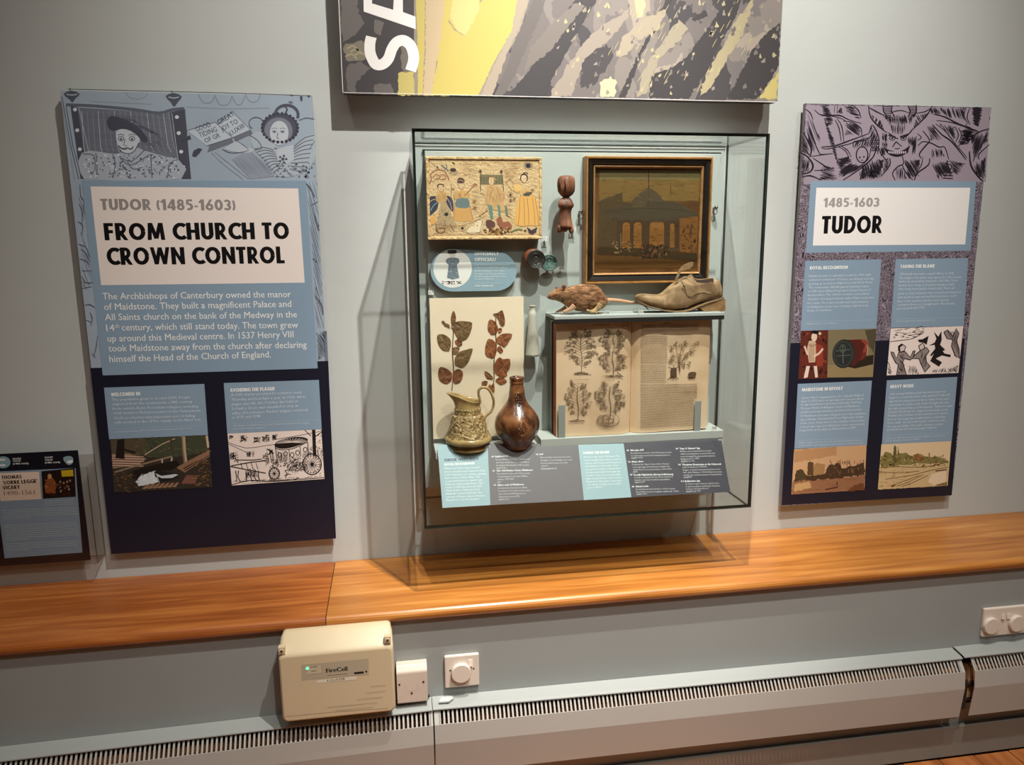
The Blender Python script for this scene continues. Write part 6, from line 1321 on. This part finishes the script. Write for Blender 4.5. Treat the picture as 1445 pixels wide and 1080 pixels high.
for P_,c_ in (([(905,50),(940,20),(930,60),(870,130),(800,180),(760,298),(690,299),(740,210),(800,130),(850,80)],(156,144,132)),([(1000,50),(1050,30),(1030,90),(960,130),(930,170),(890,180),(920,110)],(166,154,134)),([(1330,-20),(1290,100),(1240,180),(1190,270),(1150,304),(1180,220),(1230,140),(1270,60)],(172,160,128)),([(1090,60),(1120,90),(1080,140),(1030,180),(990,290),(960,300),(980,220),(1040,130)],(160,150,130)),([(845,255),(880,235),(900,255),(890,300),(850,300)],(206,196,158)),([(1350,290),(1397,222),(1394,306),(1340,305)],(206,190,120))): A.poly(c_,P_,0,4)
A.up()
for i in range(150):
    x=Q.uniform(700,1400); y=Q.uniform(0,298); A.poly(Q.choice([CT,CM,(182,172,134),(150,140,132),CG]),[(x,y),(x+Q.uniform(3,12),y-Q.uniform(5,16)),(x+Q.uniform(5,14),y+2),(x+2,y+Q.uniform(3,8))],0,1.5)
for i in range(40):
    x=Q.uniform(870,1330); y=Q.uniform(10,290); A.line((184,172,126),2,[(x,y),(x+5,y-10),(x+14,y-26)],2,taper=.5)
A.up().z(470,0,5.78)
A.poly((250,246,244),[(246,-260),(318,-245),(318,28),(490,80),(495,-10),(500,-120),(560,-110),(568,-90),(570,98),(672,136),(674,238),(250,94)])
A.poly(CD,[(318,28),(322,20),(495,-10),(490,78)]) if False else None
sp=[(312,300),(300,360),(305,440),(345,520),(400,525),(450,480),(480,400),(520,345),(575,330),(630,370),(655,440),(655,500),(632,577)]
sp=smooth_path(sp,6)
A.up().line((250,246,244),88,sp)
A.build('printed_art',cv)

# ---------------- acrylic holder with card at far left
Y=-.030
hd=thing('leaflet_holder','clear acrylic wall pocket holding a pale blue biography card at the left edge','leaflet holder',(P(60,790,Y).x,-.02,P(60,800,Y).z))
AC=glass_mat('acrylic',(.965,.95,.94),.04,.02); ACE=mat((120,96,84),.3,'acrylic_edge')
xL=-1.06; q=P(137.5,785,-.055); xR=q.x; zT=P(124.8,659,-.055).z; zB=P(90,799,-.055).z
def thin(t,x0,x1,y0,y1,z0,z1,ax,nm='acrylic_wall'):
    m=MB(); vs=[(x,y,z) for z in(z0,z1) for y in(y0,y1) for x in(x0,x1)]
    F=dict(z=[(0,2,3,1),(4,5,7,6)],y=[(0,1,5,4),(2,6,7,3)],x=[(0,4,6,2),(1,3,7,5)])
    for k in 'xyz': m.add(vs,F[k],ACE if (k=='x' and ax!='x') else AC)
    m.build(nm,t,recalc=False)
thin(hd,xL,xR,-.058,-.055,zB,zT,'y'); thin(hd,xR-.003,xR,-.0548,-.004,zB,zT,'x'); thin(hd,xL,xR,-.0038,-.0008,zB,zT+.02,'y'); thin(hd,xL,xR-.0033,-.0548,-.004,zB,zB+.003,'z')
cd=thing('biography_card','black edged biography card with cream title box, standing in the clear pocket','card',(P(60,780,-.036).x,-.036,zB+.0035))
cl=corners([(-12,642),(112.7,635.6),(123.5,779),(2,790)],-.036); xr_=P(112.7,635.6,-.036).x; xr2=P(123.3,778,-.036).x
x1=(xr_+xr2)/2; zt=P(112.7,635.6,-.036).z
m=MB(); m.box(-1.045,x1,-.036,-.034,zB+.0035,zt,mat((18,20,30),.35,'card_black')); m.build('card',cd)
A=Art(planeY(-.0361),.4); A.z(0,630,6.172)
A.poly(BT,[(-60,222),(658,190),(718,926),(40,976),(-20,500)]); A.up().poly((240,220,200),[(-60,236),(340,222),(360,460),(8,478)]); A.poly((26,18,14),[(360,218),(650,190),(660,440),(374,458)])
A.up(); A.heavy((16,14,14),'THOMAS',15,288,190,280,32); A.heavy((16,14,14),"'SORRE LEGGE'",22,334,328,318,32); A.heavy((16,14,14),'VICARY',26,378,174,370,32); A.text((168,150,134),'1490-1561',34,428,306,418,36,.03)
A.poly((206,176,40),[(532,212),(636,204),(640,260),(540,266)]); A.poly((150,84,44),[(400,410),(385,340),(430,245),(470,290),(500,340),(470,410)],1); A.ell((200,150,100),432,262,18,22)
for i in range(40): A.ell(Q.choice([(150,100,70),(190,160,130),(90,50,36),(60,60,90)]),Q.uniform(390,640),Q.uniform(290,430),7,7,7)
for (x,y) in ((525,310),(555,320),(585,310),(610,300),(530,390),(600,375)): A.ell((170,140,110),x,y,9,11,8)
A.ell((130,160,168),28,140,64,52,24); A.poly((220,224,220),[(-10,110),(46,110),(46,124),(-10,126)]); A.poly((220,224,220),[(-10,158),(46,156),(46,172),(-10,174)]); A.poly((130,160,168),[(550,100),(600,84),(634,100),(634,145),(600,164),(566,140)],2); A.poly((226,230,226),[(586,126),(634,120),(634,142),(590,150)])
for (s_,x,x1_,y) in (('PEOPLE',112,184,118),('TUDOR',112,180,138),('(1485-1603)',112,250,160)): A.text(WT,s_,x,y,x1_,y-4,14,.02,res=1)
for (s_,x,x1_,y) in (('PLACES',392,460,106),('TUDOR',392,460,128),('(1485-1603)',392,524,150)): A.text(WT,s_,x,y,x1_,y-4,14,.02,res=1)
y=480
for k in range(3): A.words((190,202,206),5,390,478+k*18,640,466+k*18,Q,5,26)
for a_,n_,x_ in ((560,5,20),(690,8,36),(852,4,50)):
    for k in range(n_):
        yy=a_+k*18; 
        if yy<930: A.words((190,202,206),5,x_+k*2,yy,(665+k*4) if k<n_-1 else 260,yy-28 if k<n_-1 else yy-10,Q,5,26)
A.build('card_print',cd)

# ---------------- captions on the sloping panel
A=Art(surfL,.5); A.lay=16
LBc=(150,180,186); GRc=(92,88,92); NVc=(46,46,58)
A.poly(LBc,[(617,628),(688,626),(692,713),(624.5,717)]); A.poly(GRc,[(688,626),(816,627),(824,706),(692,713)]); A.poly(LBc,[(816,628),(880,626),(891,702),(824,706)]); A.poly(NVc,[(880,626),(1018,622),(1030.3,694.5),(891,702)])
A.up().z(615,620,6.422); A.heavy((50,60,90),'TUDOR (1485-1603)',76,202,388,186,24); A.heavy(WT,'ROYAL RECOGNITION',80,240,350,228,21)
tx=['When the Tudor kings needed','more money and support they','sold charters to towns, giving','them control of their affairs. The','crown used them to reward loyal','Subjects and punish them. The','charter of 1549 was lost in the 1554','Wyatt rebellion. Thirty years later,','Elizabeth I granted it back. The','owners of these objects lived in','Maidstone as it all changed.']
for k,s_ in enumerate(tx): A.text((226,234,234),s_,78+k*1.5,275+k*28.5,(395,450,455,400,420,430,415,400,420,445,395)[k],262+k*28.5,17,.004,res=1)
def item(A,n,title,x,y,xt,lines,k=27):
    A.text(WT,n,x,y,x+22,y-1,15,.03,res=1); A.text(WT,title,x+36,y,xt,y-8,16,.035,res=1)
    for i,(s_,xe) in enumerate(lines): A.text((206,206,206),s_,x+40+i*2,y+26+i*k*.98,xe,y+20+i*k*.98,14,0,res=1)
item(A,'01','Embroidery',504,166,655,(('Henry VIII with his three children and',852),('the Pope under his feet, referring to',848),('the English Reformation. 17th century.',850),('MNEMG 1960.1',645)))
item(A,'02','The Old Market Cross, Maidstone',514,294,880,(('Demolished in the early 19th century.',856),('Oil painting by local artist William',835),('Jefferys, 1730-1805.',712),('MNEMG',590)))
item(A,'03','Silver seal of Maidstone',524,424,800,(('Its impression was used on official',826),('documents. The wreck on the reverse',864),('was awarded Maidstone its',815),('independence, about 1550.',765),('MNEMG 1951.4',665)))
item(A,'04','Rat',908,146,976,(('Rats and fleas carried by rats were',1222),('thought to spread plague. It is now',1236),('believed that humans were the',1196),('carriers.',1020),('MNEMG',1095)))
A.z(815,620,6.568); A.heavy(WT,'TAKING THE BLAME',52,138,297,130,21)
for k,s_ in enumerate(['Medicine was often folk based. The','church taught that sickness could be','sent by evil. People used objects to','ward witches from the home. Some','were put in the walls or beneath floors','of houses and hidden from sight, like','a bottle or shoe. Poor people might','take such protective items to bed.','Plants had many uses, some very','old. Even deadly ones could','cure an illness.']):
    A.text((226,234,234),s_,60+k*3,174+k*28.5,(395,408,405,380,405,400,400,408,405,400,232)[k],164+k*28.2,17,.004,res=1)
def item2(A,n,title,x,y,xt,lines,k=24):
    A.text(WT,n,x,y,x+22,y-1,15,.03,res=1); A.text(WT,title,x+34,y,xt,y-6,16,.035,res=1)
    for i,(s_,xe) in enumerate(lines): A.text((206,206,206),s_,x+38+i*3,y+24+i*k,xe,y+16+i*k,14,0,res=1)
item2(A,'05','Wooden doll',456,112,612,(('Described as a voodoo doll. Dolls were moved',868),('to represent a person for magical purposes.',862),('MNEMG 1909.26',605)))
item2(A,'06',"Man's shoe",470,218,612,(('Found at the Upper Stone Street. People',846),('concealed garments/shoes in walls and',852),('under floors as a protection, 1660-1700.',876),('MNEMG',560)))
item2(A,'07','Deadly Nightshade (Atropa belladonna)',488,338,888,(('Closely associated with the Devil, it featured',882),("heavily in witches' medicine ingredients.",858),('MNEMG 22.1935',625)))
item2(A,'08','Witch bottle',504,448,660,(('Found buried under the floor of the Council,',905),('Rope/Hair to protect against witchcraft, 1600s.',942),('MNEMG 1949.6',645)))
item2(A,'09',"'Tam O Shanter' Jug",912,96,1135,(('Witches were represented in popular',1245),('culture including these verses from the',1275),('story showing Tam pursued by witches.',1280),('Ridgways & Co, 1835.',1130),('MNEMG 12 1936',1085)))
item2(A,'10','Theatrum Botanicum or An Universal',936,244,1330,(('and Complete Herbal',1198),('Images on apothecary and medicines in the',1325),('1640, John Parkinson. Witch Plants were also',1340),('used by wise women because of superstition.',1342),('MNEMG',1060)))
item2(A,'11','Bellarmine jug',962,398,1136,(('A common type used as a witch bottle',1312),('to protect against witchcraft. Found at',1322),("St Peter's Hospital, Strood.",1215),('MNEMG 28.1944',1140)))
A.build('caption_print',cap_o)
GRP={'number_tag':'small white number tags in the display case','skirting_heater':'grey skirting heaters along the lower wall','wall_socket':'white sockets on the lower wall','graphic_panel':'tall graphic panels either side of the case','holding_strip':'grey strips holding the book open'}
for o in scene.objects:
    if o.parent is None:
        k=o.name.split('.')[0]
        if k in GRP: o['group']=GRP[k]
print('objects',len(bpy.data.objects),'faces',sum(len(m.polygons) for m in bpy.data.meshes))
